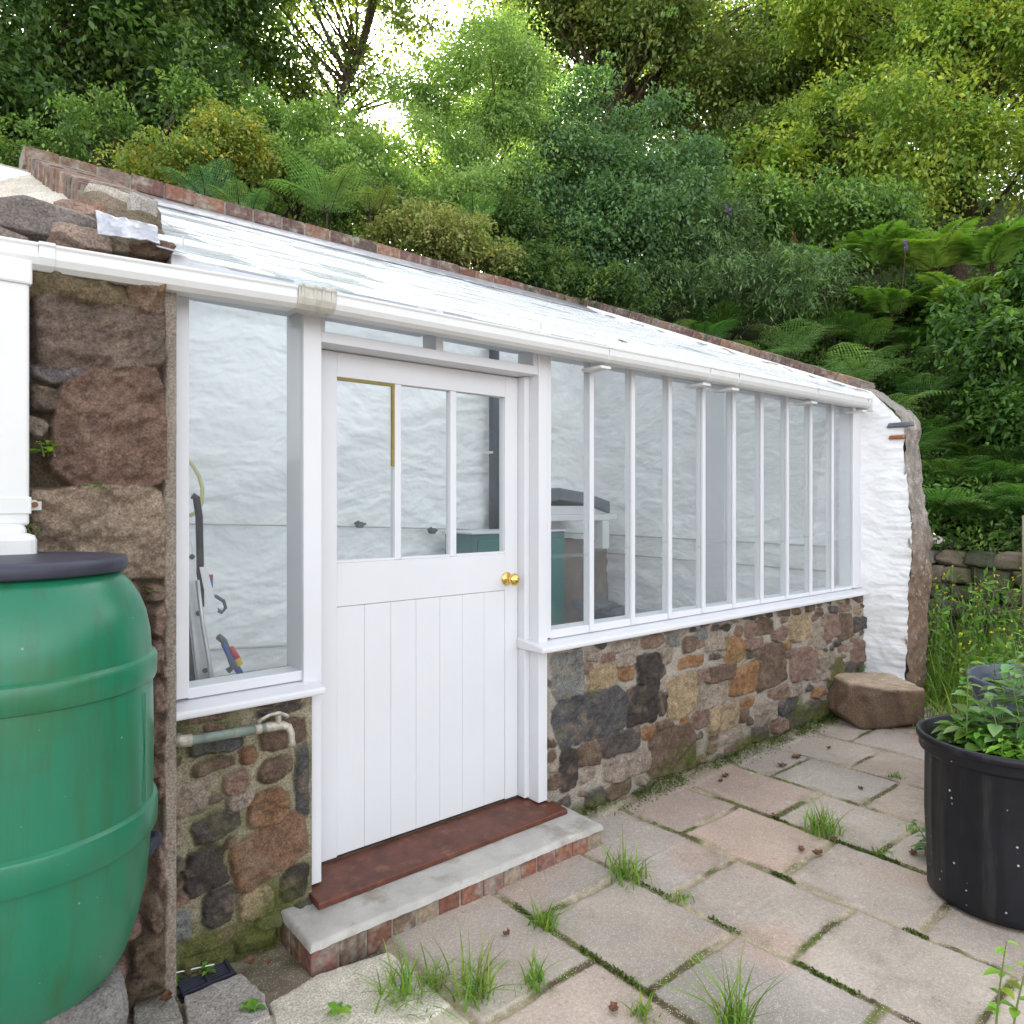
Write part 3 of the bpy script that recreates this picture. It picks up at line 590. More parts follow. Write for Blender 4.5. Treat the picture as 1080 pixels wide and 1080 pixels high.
# roof: rafters, laps of glass, lead at the head
rf = thing('roof', None, None, (0, 0, 0)); rf.parent = gh; rf.location = (0, 0, 0); rf.matrix_parent_inverse = world_of(gh).inverted()
for x in [1.15, 1.70, 2.29] + bars[::1] + [5.46]:
    b = MB(); b.prism([(2.60, RZ(2.60) - .10), (2.60, RZ(2.60) - .012), (5.40, RZ(5.40) - .012), (5.40, RZ(5.40) - .10)], 'x', x - .02, x + .02)
    b.build('rafter', M['paint'], rf)
b = MB(); r_ = random.Random(21)
cols_x = [.70 + .2865 * k for k in range(18)]; k = 0
slope = math.atan(.43); cs, sn = math.cos(slope), math.sin(slope)
for ci in range(len(cols_x) - 1):
    x0, x1 = cols_x[ci], cols_x[ci + 1] if ci < len(cols_x) - 2 else 5.61
    L = 3.31; y = 0.0; first = r_.uniform(.18, .34)
    s = -.02
    while s < L:
        ln = first if s < 0 else r_.uniform(.24, .33); e = min(s + ln, L + .02)
        lift = .007
        def P(x, t, h): return (x, 2.43 + t * cs - h * sn, RZ(2.43) + t * sn + h * cs)
        g = .0012; yy0 = s; yy1 = min(e + .03, L + .03)
        if P(x0, yy0, 0)[1] < 3.78 and x1 < .96: pass
        b.m = 1 if (r_.random() < (.22 if x0 < 1.8 else .04)) else 0
        j = r_.uniform(-.003, .003)
        b.hexa([P(x0 + g, yy0, lift + j), P(x1 - g, yy0, lift + j), P(x1 - g, yy1, 0), P(x0 + g, yy1, 0),
                P(x0 + g, yy0, lift + .004 + j), P(x1 - g, yy0, lift + .004 + j), P(x1 - g, yy1, .004), P(x0 + g, yy1, .004)])
        s = e
b.build('glass_slates', [M['glass_roof'], M['glass_clear']], rf)
b = MB(); b.prism([(5.22, RZ(5.22) + .016), (5.22, RZ(5.22) + .022), (5.47, RZ(5.47) + .05), (5.47, RZ(5.47) + .03)], 'x', .96, 5.61)
b.build('lead_flashing', M['lead'], rf)
b = MB()
b.tube([at(193, 249, Y=2.75), at(193, 262, Y=2.75)], .003, 6); b.build('slate_clip', M['lead'], rf)
b = MB(); b.tube([(2.29, 2.50, RZ(2.5)), (2.29, 2.50, RZ(2.5) + .04)], .003, 6); b.build('slate_clip', M['lead'], rf)
b = MB(); b.box(.668, 5.61, 2.44, 2.62, 2.245, 2.284); b.build('eaves_board', M['paint'], gh)

# gutter and downpipe
def gutter_run(b, p0, p1, s=1.0):
    """square-line gutter section swept between two points (top front edge)"""
    prof = [(0, 0), (0, -.008), (.004, -.012), (.004, -.040), (.012, -.058), (.028, -.070), (.088, -.070), (.106, -.045), (.106, 0), (.100, 0), (.100, -.043), (.086, -.064), (.030, -.064), (.016, -.054), (.009, -.038), (.006, 0)]
    n = len(prof); V = []
    for p in (p0, p1): V += [(p[0], p[1] - (s - 1) * .05 + q[0] * s, p[2] + (s - 1) * .02 + q[1] * s) for q in prof]
    b.add(V, [(i, (i + 1) % n, n + (i + 1) % n, n + i) for i in range(n)] + [tuple(range(n))[::-1], tuple(range(n, 2 * n))])
gt = MB(); gutter_run(gt, (-1.15, 2.335, 2.190), (1.10, 2.335, 2.265)); gutter_run(gt, (1.10, 2.335, 2.265), (5.41, 2.335, 2.287))
g_o = gt.build('gutter', M['upvc'], gh, bevel=.004)
b = MB()
for x0, x1 in ((1.03, 1.17),): gutter_run(b, (x0, 2.335, 2.268), (x1, 2.335, 2.270), 1.13)
for x in (1.045, 1.09, 1.12, 1.155): gutter_run(b, (x - .006, 2.335, 2.271), (x + .006, 2.335, 2.271), 1.19)
b.build('gutter_union', M['upvc_dirty'], g_o, bevel=.003)
b = MB(); gutter_run(b, (.29, 2.335, 2.240), (.33, 2.335, 2.241), 1.06); b.build('gutter_bracket', M['upvc'], g_o, bevel=.002)
for x in (2.60, 3.42, 3.70, 4.62, 5.36):
    b = MB(); z0 = 2.265 + (x - 1.1) / 4.31 * .022; gutter_run(b, (x - .014, 2.335, z0), (x + .014, 2.335, z0), 1.07)
    b.box(x - .05, x + .02, 2.36, 2.49, z0 - .102, z0 - .088); b.build('gutter_bracket', M['upvc'], g_o, bevel=.002)
b = MB(); b.box(5.395, 5.418, 2.325, 2.455, 2.192, 2.296); b.build('gutter_stop', M['upvc'], g_o, bevel=.006)
# square downpipe feeding the barrel
b = MB(); b.box(.155, .262, 2.27, 2.375, 1.47, 2.16)
dp = b.build('downpipe', M['upvc'], gh, bevel=.007)
b = MB(); b.box(.148, .268, 2.262, 2.382, 2.10, 2.165); b.build('pipe_socket', M['upvc'], dp, bevel=.006)
b = MB(); b.box(.150, .266, 2.266, 2.380, 1.50, 1.545); b.box(.262, .300, 2.355, 2.375, 1.508, 1.54); b.build('pipe_clip', M['upvc'], dp, bevel=.003)
b = MB(); b.tube([(.283, 2.352, 1.524), (.283, 2.345, 1.524)], .008, 10); b.build('screw', M['rust'], dp)
b = MB(); b.box(.165, .252, 2.22, 2.365, 1.40, 1.475); b.box(.152, .266, 2.15, 2.36, 1.34, 1.452); b.build('pipe_elbow', M['upvc'], dp, bevel=.016)
b = MB(); b.box(1.0, 5.70, 2.75, 5.35, -.05, .10); b.build('floor', M['floor'], gh)

# step
st = thing('doorstep', 'low doorstep of cement over a course of old red bricks below the white door', 'step', (1.7, 2.35, 0))
def step_top():
    nu, nv = 260, 60; a, c = np.meshgrid(np.linspace(0, 1, nu), np.linspace(0, 1, nv), indexing='ij')
    x = 1.018 + a * 1.395; fr = 2.215 + .006 * fbm(x * 6, x * 0 + 2, 3) + .004 * fbm(x * 30, x * 0, 2); y = fr + c * (2.485 - fr)
    rd = np.clip(np.minimum(np.minimum(c * .27, a * 1.395), (1 - a) * 1.395) / .018, 0, 1); z = .068 + .022 * np.sqrt(1 - (1 - rd) ** 2) + .0025 * fbm(x * 10, y * 10, 4) + .008 * c
    return mesh_obj('step_top', np.stack([x.ravel(), y.ravel(), z.ravel()], 1), grid_faces(nu, nv), M['concrete'], st, smooth=True)
step_top()
b = MB(); b.box(1.03, 2.40, 2.229, 2.60, -.04, .074); b.build('mortar_bed', M['old_mortar'], st)
b = MB(); r_ = random.Random(5); x = 1.02
bc = [(.27, .115, .075), (.22, .10, .07), (.30, .15, .10), (.33, .25, .18), (.19, .13, .095), (.25, .12, .10)]
while x < 2.40:
    w_ = r_.uniform(.088, .112); e = min(x + w_, 2.412); b.col = tuple(np.array(r_.choice(bc)) * r_.uniform(.8, 1.1)); j = r_.uniform(-.004, .004)
    b.box(x + .004, e - .004, 2.222 + j, 2.30, -.03, .072 + r_.uniform(-.004, .002)); x = e
y = 2.305
for e in (2.39, 2.48): b.col = (.17, .10, .06); b.box(1.021, 1.09, y + .003, e - .003, -.03, .07); b.box(2.35, 2.411, y + .003, e - .003, -.03, .07); y = e
b.build('brick_riser', M['brick'], st, bevel=.006)

# ================================================================ WHITE WALLS
bw = thing('back_wall', 'whitewashed rubble wall behind the greenhouse, capped with a row of old bricks', 'wall', (3.2, 5.5, 0))
rough_white('wall_face', bw, lambda a, c, h: (.2 + a * 5.55, 5.33 - h, c * (3.56)), 620, 420, amp=.022, seed=2)
b = MB(); b.box(.2, 5.9, 5.40, 5.74, -.05, 3.60); b.build('wall_core', M['concrete'], bw)
def bricks_along(p0, p1, wid, ht, ln, seed, name, parent, side):
    """row of coping bricks from p0 to p1; side = unit vector across the row"""
    p0, p1, side = Vector(p0), Vector(p1), Vector(side); t = (p1 - p0); Ln = t.length; t.normalize(); up = side.cross(t)
    if up.z < 0: up = -up
    r_ = random.Random(seed); b = MB(); s = 0
    pal = [(.19, .095, .07), (.15, .085, .075), (.21, .12, .085), (.125, .08, .07), (.22, .14, .10), (.17, .125, .105), (.11, .085, .07)]
    while s < Ln - .02:
        e = min(s + ln * r_.uniform(.9, 1.1), Ln); b.col = tuple(np.array(r_.choice(pal)) * r_.uniform(.85, 1.25))
        j = r_.uniform(-.006, .006); q = r_.uniform(-.006, .005)
        c8 = [(s + .005, j, 0), (e - .005, j, 0), (e - .005, wid + j, 0), (s + .005, wid + j, 0), (s + .005, j, ht + q), (e - .005, j, ht + q), (e - .005, wid + j, ht + q), (s + .005, wid + j, ht + q)]
        V = [p0 + t * x + side * y + up * z for x, y, z in c8]; b.hexa([tuple(v) for v in V]); s = e
    o = b.build(name, M['brick'], parent, bevel=.007)
    mb = MB(); c8 = [(0, .008, -.02), (Ln, .008, -.02), (Ln, wid - .008, -.02), (0, wid - .008, -.02), (0, .008, ht - .012), (Ln, .008, ht - .012), (Ln, wid - .008, ht - .012), (0, wid - .008, ht - .012)]
    mb.hexa([tuple(p0 + t * x + side * y + up * z) for x, y, z in c8])
    mb.build('coping_mortar', M['old_mortar'], parent)
    return o
bricks_along((.60, 5.48, 3.685), (5.60, 5.48, 3.615), .24, .105, .21, 3, 'brick_coping', bw, (0, 1, 0))

ew = thing('end_wall', 'whitewashed end wall right of the glazing with rough brown cement edge', 'wall', (5.8, 2.4, 0))
def yfront(z): return np.interp(z, [0, .09, .33, .95, 1.32, 1.96, 2.09, 2.4], [2.20, 2.20, 2.185, 2.16, 2.14, 2.20, 2.18, 2.19])
def topz(Y): return np.where(Y < 2.42, 2.09 + (Y - 2.18) * 1.15, 2.366 + .425 * (Y - 2.42))
def f_end(a, c, h):
    aa = a ** 1.6; Yl = 2.18 + aa * 3.2; z = c * topz(Yl); yf = yfront(z); Y = yf + aa * (5.38 - yf)
    e = np.clip(1 - aa * 14, 0, 1)
    return 5.70 - h + e * .03 * (fbm(z * 14, z * 3, 3)) , Y + e * .012 * fbm(z * 18 + 4, Y * 3, 3), z
rough_white('wall_face', ew, f_end, 420, 420, amp=.017, seed=14, flip=True, col=(.86, .86, .87))
def sweep_edge():
    pts = [(2.20, -.02), (2.185, .33), (2.16, .95), (2.14, 1.32), (2.19, 1.75), (2.20, 1.96), (2.185, 2.07), (2.26, 2.21), (2.42, 2.362), (2.60, 2.42), (5.75, 3.74)]
    P = [Vector((0, a, c)) for a, c in pts]; path = []
    for p, q in zip(P[:-1], P[1:]):
        n = max(2, int((q - p).length / .012)); path += [p.lerp(q, k / n) for k in range(n)]
    path.append(P[-1]); nu = len(path); nv = 46
    Y = np.array([p.y for p in path])[:, None] * np.ones((1, nv)); Z = np.array([p.z for p in path])[:, None] * np.ones((1, nv))
    a = np.linspace(0, 1, nv)[None] * np.ones((nu, 1)); s = np.cumsum([0] + [(path[i + 1] - path[i]).length for i in range(nu - 1)])[:, None] * np.ones((1, nv))
    wide = np.interp(Z, [0, .3, .9, 1.2, 1.5, 2.0, 2.15, 2.3, 2.5], [.29, .35, .39, .35, .27, .28, .26, .22, .22]); X = 5.70 + a * wide + .014 * fbm(s * 9, a * 2 + 4, 3) * (1 + 0 * a)
    n = fbm(s * 7, a * 3, 4) * .03 + fbm(s * 30, a * 12, 3) * .012; rim = np.sin(a * math.pi) ** .5 * .035
    Y2 = Y - (n + rim) * (Z < 2.2) ; Z2 = Z + (n + rim) * .6 * (Z >= 2.1)
    w = np.clip(fbm(s * 4 + 2, a * 3, 4) * 2 + .5, 0, 1)[..., None]; lo = np.clip((1.45 - Z) / .5, 0, 1)[..., None]
    c = np.array([.30, .27, .24]) * (1 - lo) + np.array([.19, .125, .088]) * lo; c = c * (1 - w * .4) + w * .4 * np.array([.12, .085, .065]); c = c * (1 + .5 * fbm(s * 25, a * 10, 4))[..., None]
    up = np.clip((Z - 2.1) / .1, 0, 1)[..., None]; c = c * (1 - .35 * up) + .35 * up * np.array([.20, .19, .18])
    wh = np.clip(fbm(s * 40, a * 14, 3) * 4 - 1.6, 0, 1)[..., None]; c = c * (1 - wh * .6) + .6 * wh * .6
    bx = 5.70 + wide[:, -1]
    V = np.stack([X.ravel(), Y2.ravel(), Z2.ravel()], 1); Fc = grid_faces(nu, nv, True)
    return mesh_obj('cement_edge', V, Fc, M['stone'], ew, cols=np.clip(c, 0, 1).reshape(-1, 3), smooth=True)
sweep_edge()
b = MB(); b.prism([(2.235, -.03), (2.235, 2.06), (2.45, 2.31), (5.74, 3.68), (5.74, -.03)], 'x', 5.75, 5.93); b.build('wall_core', M['concrete'], ew)
bricks_along((5.72, 5.60, 3.70), (5.72, 2.52, 2.375), .21, .085, .105, 8, 'brick_coping', ew, (1, 0, 0))
for nm, q, col, sz in (('slate_shard', at(951, 448, X=5.60), (.16, .18, .21), (.03, .175, .035)), ('tile_shard', at(947, 461, X=5.60), (.42, .17, .09), (.03, .105, .028))):
    V, Fc, c_ = rock((0, 0, 0), sz, 5, 8, .04, col, ICO3); V = V + np.array([5.688, q.y, q.z]); mesh_obj(nm, V, Fc, M['stone'], ew, cols=c_)

ew.location.x -= .10
# ================================================================ STONE PIER AND GABLE AT THE LEFT
sp = thing('stone_wall', 'rough granite gable wall with big blocks behind the green barrel, left of the greenhouse', 'wall', (.3, 2.7, 0))
YP = 2.415
q1 = [(315, 680, 390, 205, (.17, .125, .10)), (345, 968, 335, 350, (.19, .118, .088)), (245, 530, 320, 115, (.15, .115, .065)), (465, 560, 125, 120, (.17, .11, .07)), (195, 797, 200, 55, (.17, .15, .15)), (130, 870, 90, 90, (.13, .10, .075))]
q2 = [(310, 245, 420, 285, (.30, .225, .165)), (480, 430, 60, 50, P_), (490, 520, 55, 110, (.25, .16, .12)), (490, 640, 50, 120, (.22, .15, .12)), (495, 770, 45, 120, (.25, .17, .13)), (500, 900, 45, 120, (.20, .13, .10)), (500, 1030, 45, 120, (.22, .15, .11))]
q3 = [(540, 480, 35, 180, (.26, .18, .15)), (520, 640, 50, 110, (.20, .14, .11)), (500, 780, 130, 120, (.13, .09, .06)), (470, 880, 150, 70, (.12, .09, .06))]
GROW = 1.12
PS = zz(q1, 0, 130, 3, YP) + zz(q2, 0, 480, 3, YP) + zz(q3, 0, 760, 3.176, YP)
r_ = random.Random(8)
for k in range(26): PS.append((r_.uniform(-1.15, .18), r_.uniform(.05, 2.1), r_.uniform(.1, .2), r_.uniform(.06, .12), 0, r_.choice([B, P_, (.22, .15, .11), L_])))
for k in range(14): PS.append((r_.uniform(.2, .50), .05 + k * .085, r_.uniform(.08, .14), r_.uniform(.035, .05), 0, r_.choice([B, P_, (.22, .15, .11)])))
wall_face('wall_face', -1.2, .664, -.04, 2.19, .0052, PS, YP, sp, thick=.5, seed=30, fill=900, mortar=(.085, .065, .045), depth=.045, rough=.03, moss=.0, pw=6, warp=.012, strip=.622)
# interior face of the gable
rough_white('inner_face', sp, lambda a, c, h: (.648 + h * .5, 2.62 + a * 2.75, c * (RZ(2.62 + a * 2.75) - .02)), 160, 160, amp=.02, seed=33)
b = MB(); b.prism([(2.60, -.03), (2.60, 2.28), (5.70, 3.56), (5.70, -.03)], 'x', .10, .63); b.build('wall_core', M['concrete'], sp)
# mortar haunch falling away to the left of the brick verge
def haunch():
    nu, nv = 130, 200; a, c = np.meshgrid(np.linspace(0, 1, nu), np.linspace(0, 1, nv), indexing='ij')
    X = -1.2 + a * 1.86; Y = 2.44 + c * 3.3; lay = np.abs(np.sin((X * 3 + Y * 1.2 + .6 * fbm(X * 2, Y * 2, 2)) * 9)) ** 3
    z = RZ(Y) - .01 - .17 * (1 - np.clip((Y - 2.70) / .22, 0, 1)) - .42 * np.clip(.60 - X, 0, 3) ** 1.0 * np.clip((Y - 2.6) / 1.2, 0, 1) + .03 * fbm(X * 4, Y * 4, 4) + .008 * lay + .01 * fbm(X * 30, Y * 30, 2)
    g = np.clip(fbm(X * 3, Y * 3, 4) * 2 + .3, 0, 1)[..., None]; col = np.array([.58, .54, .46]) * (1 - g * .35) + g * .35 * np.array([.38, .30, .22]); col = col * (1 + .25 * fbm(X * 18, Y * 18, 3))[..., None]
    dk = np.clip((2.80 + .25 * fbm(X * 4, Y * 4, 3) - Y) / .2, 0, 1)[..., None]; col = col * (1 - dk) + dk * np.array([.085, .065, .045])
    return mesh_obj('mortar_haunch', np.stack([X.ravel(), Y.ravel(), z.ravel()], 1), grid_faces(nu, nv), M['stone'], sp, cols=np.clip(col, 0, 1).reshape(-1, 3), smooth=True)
haunch()
bricks_along((.62, 5.55, RZ(5.55) - .03), (.62, 3.80, RZ(3.80) - .03), .335, .13, .078, 17, 'brick_verge', sp, (1, 0, 0))
caps = []
def cap(px, py, Y, w, d, h, col, seed, ex=()): p = at(px, py, Y=Y - d * .42); k_ = Y / (Y - d * .42); caps.append(rock((p.x, Y, p.z), (w, d, h), seed, 12, .07, col, ICO4, extra=ex))
cap(38, 233, 2.66, .34, .26, .115, (.20, .175, .16), 41); cap(128, 226, 3.76, .34, .16, .17, (.20, .16, .12), 42); cap(152, 220, 3.66, .11, .10, .13, (.36, .33, .30), 43)
cap(80, 222, 3.05, .12, .12, .06, (.30, .20, .16), 44); cap(86, 251, 2.60, .16, .22, .075, (.30, .22, .18), 45); cap(135, 256, 2.62, .17, .25, .085, (.25, .21, .15), 46); cap(160, 262, 2.56, .12, .2, .06, (.14, .09, .06), 47)
cap(100, 226, 3.2, .13, .2, .1, (.22, .13, .09), 48); cap(105, 243, 2.85, .2, .25, .09, (.13, .10, .07), 49); cap(-25, 250, 2.62, .26, .2, .09, (.2, .16, .14), 50); cap(118, 205, 3.74, .2, .1, .06, (.42, .38, .32), 52); cap(140, 236, 3.3, .25, .4, .12, (.15, .12, .085), 53)
V, Fc, c_ = merge(caps); mesh_obj('cap_stones', V, Fc, M['stone'], sp, cols=c_, smooth=False)
def lead():
    nu, nv = 50, 18; a, c = np.meshgrid(np.linspace(0, 1, nu), np.linspace(0, 1, nv), indexing='ij')
    p00, p10, p01, p11 = at(104, 245, Y=2.41), at(169, 257, Y=2.41), at(101, 221, Y=2.44), at(166, 238, Y=2.44)
    def L3(i): return (p00[i] * (1 - a) + p10[i] * a) * (1 - c) + (p01[i] * (1 - a) + p11[i] * a) * c
    X, Y, Z = L3(0), L3(1), L3(2); n = .012 * fbm(a * 3, c * 2, 3) + .006 * fbm(a * 9 + 3, c * 6, 3)
    V = np.stack([X.ravel(), (Y - n).ravel(), (Z + n * .3).ravel()], 1); o = mesh_obj('lead_flashing', V, grid_faces(nu, nv), M['lead'], sp, smooth=True)
    s = o.modifiers.new('thick', 'SOLIDIFY'); s.thickness = .004; return o
lead()
b = MB(); p, q = at(160, 256, Y=2.50), at(196, 268, Y=2.46)
b.hexa([(p.x, 2.44, p.z - .03), (q.x, 2.44, q.z - .008), (q.x, 2.56, q.z + .035), (p.x, 2.56, p.z + .01), (p.x, 2.44, p.z - .024), (q.x, 2.44, q.z - .002), (q.x, 2.56, q.z + .041), (p.x, 2.56, p.z + .016)])
b.build('lead_apron', M['lead'], sp, bevel=.003)

# ================================================================ THINGS ROUND THE GREENHOUSE
# green water barrel on a block
BX, BY = .211, 2.04
br = thing('water_barrel', 'big green plastic water barrel with dark lid under the white downpipe', 'barrel', (BX, BY, 0))
prof = [(.05, .405), (.17, .405), (.205, .415), (.228, .45), (.252, .52), (.270, .60), (.279, .70), (.281, .728), (.282, .734), (.2915, .738), (.2945, .744), (.2965, .798), (.294, .806), (.285, .812), (.287, .95), (.2845, 1.085),
        (.2835, 1.098), (.2905, 1.101), (.293, 1.107), (.295, 1.150), (.292, 1.158), (.282, 1.164), (.279, 1.215), (.270, 1.262), (.256, 1.30), (.236, 1.335), (.218, 1.356), (.20, 1.368), (.19, 1.372), (.05, 1.372)]
def smooth_prof(p, n=4):
    out = []
    for i in range(len(p) - 1):
        out += [(p[i][0] + (p[i + 1][0] - p[i][0]) * k / n, p[i][1] + (p[i + 1][1] - p[i][1]) * k / n) for k in range(n)]
    return out + [p[-1]]
b = MB(); b.lathe(prof, BX, BY, 160); b.tube([(BX + .2885 * math.cos(-.62), BY + .2885 * math.sin(-.62), .82), (BX + .2885 * math.cos(-.62), BY + .2885 * math.sin(-.62), 1.08)], .0015, 5); o = b.build('barrel_body', M['barrel'], br, smooth=True); e_ = o.modifiers.new('edges', 'EDGE_SPLIT'); e_.split_angle = R(38)
b = MB(); b.lathe([(.05, 1.366), (.222, 1.366), (.228, 1.371), (.229, 1.392), (.224, 1.399), (.20, 1.402), (.05, 1.402)], BX, BY, 96); b.build('barrel_lid', M['lid'], br, smooth=True)
b = MB(); b.tube([(.50, 2.10, .60), (.53, 2.18, .58), (.56, 2.24, .56), (.575, 2.30, .55)], .017, 12); b.build('overflow_spout', M['darkpipe'], br)
V, Fc, c_ = rock((BX - .03, BY + .02, .2), (.40, .38, .405), 71, 5, .02, (.17, .16, .15), ICO4)
V[:, 2] = np.clip(V[:, 2], -.01, .404)
tag(mesh_obj('stone_block', V, Fc, M['stone'], cols=c_), 'grey stone block holding up the green water barrel', 'stone block')

# tap on its pipe
tp = thing('garden_tap', 'old limescaled tap on a horizontal pipe under the left window', 'tap', (.86, 2.40, .77))
b = MB(); b.tube([(.668, 2.47, .79), (.664, 2.43, .787), (.672, 2.405, .782), (.70, 2.40, .780), (.955, 2.40, .772)], .0155, 14); b.build('pipe', M['copper_green'], tp, smooth=True)
b = MB(); b.tube([(.665, 2.425, .787), (.674, 2.404, .782), (.705, 2.40, .780)], .0195, 14); b.build('pipe_elbow', M['tap_metal'], tp, smooth=True)
b = MB(); b.tube([(.905, 2.40, .7735), (.925, 2.40, .773), (.928, 2.40, .773), (.95, 2.40, .7725), (.975, 2.40, .771), (1.0, 2.395, .770), (1.018, 2.388, .762), (1.025, 2.383, .742), (1.026, 2.382, .716), (1.026, 2.382, .70)],
       [.017, .018, .013, .017, .016, .015, .0135, .012, .0115, .016], 14); b.build('tap_body', M['tap_metal'], tp, smooth=True)
b = MB(); b.tube([(.985, 2.395, .782), (.985, 2.395, .808)], .010, 10); b.build('spindle', M['tap_metal'], tp)
b = MB(); b.tube([(.915, 2.40, .792), (.925, 2.395, .803), (.955, 2.392, .815), (.985, 2.392, .815), (1.012, 2.394, .803), (1.017, 2.395, .795)], [.008, .006, .005, .007, .006, .009], 10); b.build('tap_handle', M['tap_metal'], tp, smooth=True)

# drain with grate
gr = thing('drain_grate', 'small black slotted drain grate by the stone wall foot', 'drain', (.75, 2.44, 0))
g0 = np.array([.672, 2.375]); g1 = np.array([.835, 2.378]); g3 = np.array([.675, 2.50]); g2 = np.array([.838, 2.508])
b = MB()
def gp(u, v, z): p = (g0 * (1 - u) + g1 * u) * (1 - v) + (g3 * (1 - u) + g2 * u) * v; return (p[0], p[1], z)
def gbar(u0, u1, v0, v1, z0=-.006, z1=.006): b.hexa([gp(u0, v0, z0), gp(u1, v0, z0), gp(u1, v1, z0), gp(u0, v1, z0), gp(u0, v0, z1), gp(u1, v0, z1), gp(u1, v1, z1), gp(u0, v1, z1)])
gbar(0, 1, 0, .09); gbar(0, 1, .91, 1); gbar(0, .07, .09, .91); gbar(.93, 1, .09, .91); gbar(.47, .53, .09, .91)
for k in range(1, 9): gbar(.07, .47, .09 + k * .09, .12 + k * .09, -.006, .003); gbar(.53, .93, .09 + k * .09, .12 + k * .09, -.006, .003)
b.build('grate', M['lid'], gr, bevel=.0015)
b = MB(); b.box(.665, .845, 2.365, 2.515, -.05, -.012); b.build('sump', M['rubber'], gr)
b = MB(); b.tube([at(139, 1036, Z=.03), at(180, 1027, Z=.035), at(226, 1017, Z=.02)], .0022, 6)
tag(b.build('metal_rod', M['alu']), 'thin metal rod lying across the drain grate', 'rod')
def flag(name, pts, z0, z1, col, seed, label):
    """loose flat stone with a ragged outline"""
    n = 90; P = [np.array(p) for p in pts]; out = []
    for i in range(len(P)):
        a, c = P[i], P[(i + 1) % len(P)]
        for k in range(12): out.append(a + (c - a) * k / 12)
    out = np.array(out); cen = out.mean(0); rings = []; cols = []; V = []
    for q, z in ((1.0, z0), (1.0, z1 - .008), (.98, z1 - .002), (.93, z1), (.75, z1), (.5, z1), (.25, z1), (.02, z1)):
        o = cen + (out - cen) * q; o = o + .006 * np.stack([fbm(o[:, 0] * 40, o[:, 1] * 40 + seed, 3), fbm(o[:, 0] * 40 + 9, o[:, 1] * 40 + seed, 3)], 1)
        zz_ = z + .005 * fbm(o[:, 0] * 25, o[:, 1] * 25 + seed, 3); V.append(np.column_stack([o, zz_]))
        v = 1 + .3 * fbm(o[:, 0] * 30 + seed, o[:, 1] * 30, 4); cols.append(np.array(col)[None] * v[:, None])
    m = len(out); V = np.vstack(V); Fc = []
    for r in range(7):
        for k in range(m): Fc.append((r * m + k, r * m + (k + 1) % m, (r + 1) * m + (k + 1) % m, (r + 1) * m + k))
    Fc.append(tuple(range(7 * m, 8 * m)))
    return tag(mesh_obj(name, V, Fc, M['stone'], cols=np.clip(np.vstack(cols), 0, 1), smooth=False), label, 'flagstone')
flag('flagstone', [(.668, 2.352), (.842, 2.352), (.86, 2.20), (.84, 2.10), (.70, 2.08), (.64, 2.22)], -.04, .016, (.36, .33, .30), 3, 'grey broken flagstone against the front of the drain grate')
flag('flagstone', [(.555, 2.475), (.655, 2.45), (.64, 2.25), (.52, 2.30)], -.04, .010, (.30, .28, .24), 8, 'mossy flagstone between the drain grate and the barrel block')
flag('flagstone', [(.86, 2.16), (1.02, 2.19), (1.27, 2.15), (1.28, 1.80), (.9, 1.75), (.80, 1.9)], -.04, .012, (.56, .51, .42), 14, 'pale cement flagstone at the left corner of the doorstep')

# boulder at the foot of the white wall
Dv, Fc = ICO4; hp = [((.02, -.03, 1), .50), ((-.96, -.10, .30), .62), ((.95, .1, .15), .66), ((.05, -1, -.22), .52), ((-.62, -.78, -.10), .60), ((.6, -.8, -.25), .66), ((0, 1, 0), .7), ((-.75, -.15, -.62), .66), ((.2, -.62, -.75), .62), ((0, 0, -1), .52), ((-.5, -.5, .75), .66)]
nn_ = np.array([h_[0] for h_ in hp], float); nn_ /= np.linalg.norm(nn_, axis=1)[:, None]; hh_ = np.array([h_[1] for h_ in hp]); dt = Dv @ nn_.T
Pq = Dv * np.where(dt > .04, hh_ / np.maximum(dt, .04), 9).min(1)[:, None]; nz_ = fbm(Pq[:, 0] * 5 + Pq[:, 2] * 4, Pq[:, 1] * 5 - Pq[:, 2] * 3, 5); st_ = np.round(Pq[:, 2] * 5 + nz_) / 5
Pq = Pq * (1 + .035 * nz_ + .03 * (st_ - Pq[:, 2]))[:, None]; Pq = Pq * np.array([.41, .34, .29]); ca_, sa_ = math.cos(-.75), math.sin(-.75)
V = np.stack([Pq[:, 0] * ca_ - Pq[:, 1] * sa_ + 5.16, Pq[:, 0] * sa_ + Pq[:, 1] * ca_ + 2.22, Pq[:, 2] + .150], 1)
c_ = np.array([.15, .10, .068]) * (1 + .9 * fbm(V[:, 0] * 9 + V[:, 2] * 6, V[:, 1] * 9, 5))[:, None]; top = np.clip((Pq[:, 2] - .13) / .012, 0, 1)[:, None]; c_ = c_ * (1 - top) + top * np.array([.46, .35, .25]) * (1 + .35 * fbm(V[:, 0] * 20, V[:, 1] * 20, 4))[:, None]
V[:, 2] = np.maximum(V[:, 2], .0)
tag(mesh_obj('boulder', V, Fc, M['stone'], cols=np.clip(c_, 0, 1)), 'flat topped brown boulder at the foot of the whitewashed end wall', 'boulder')

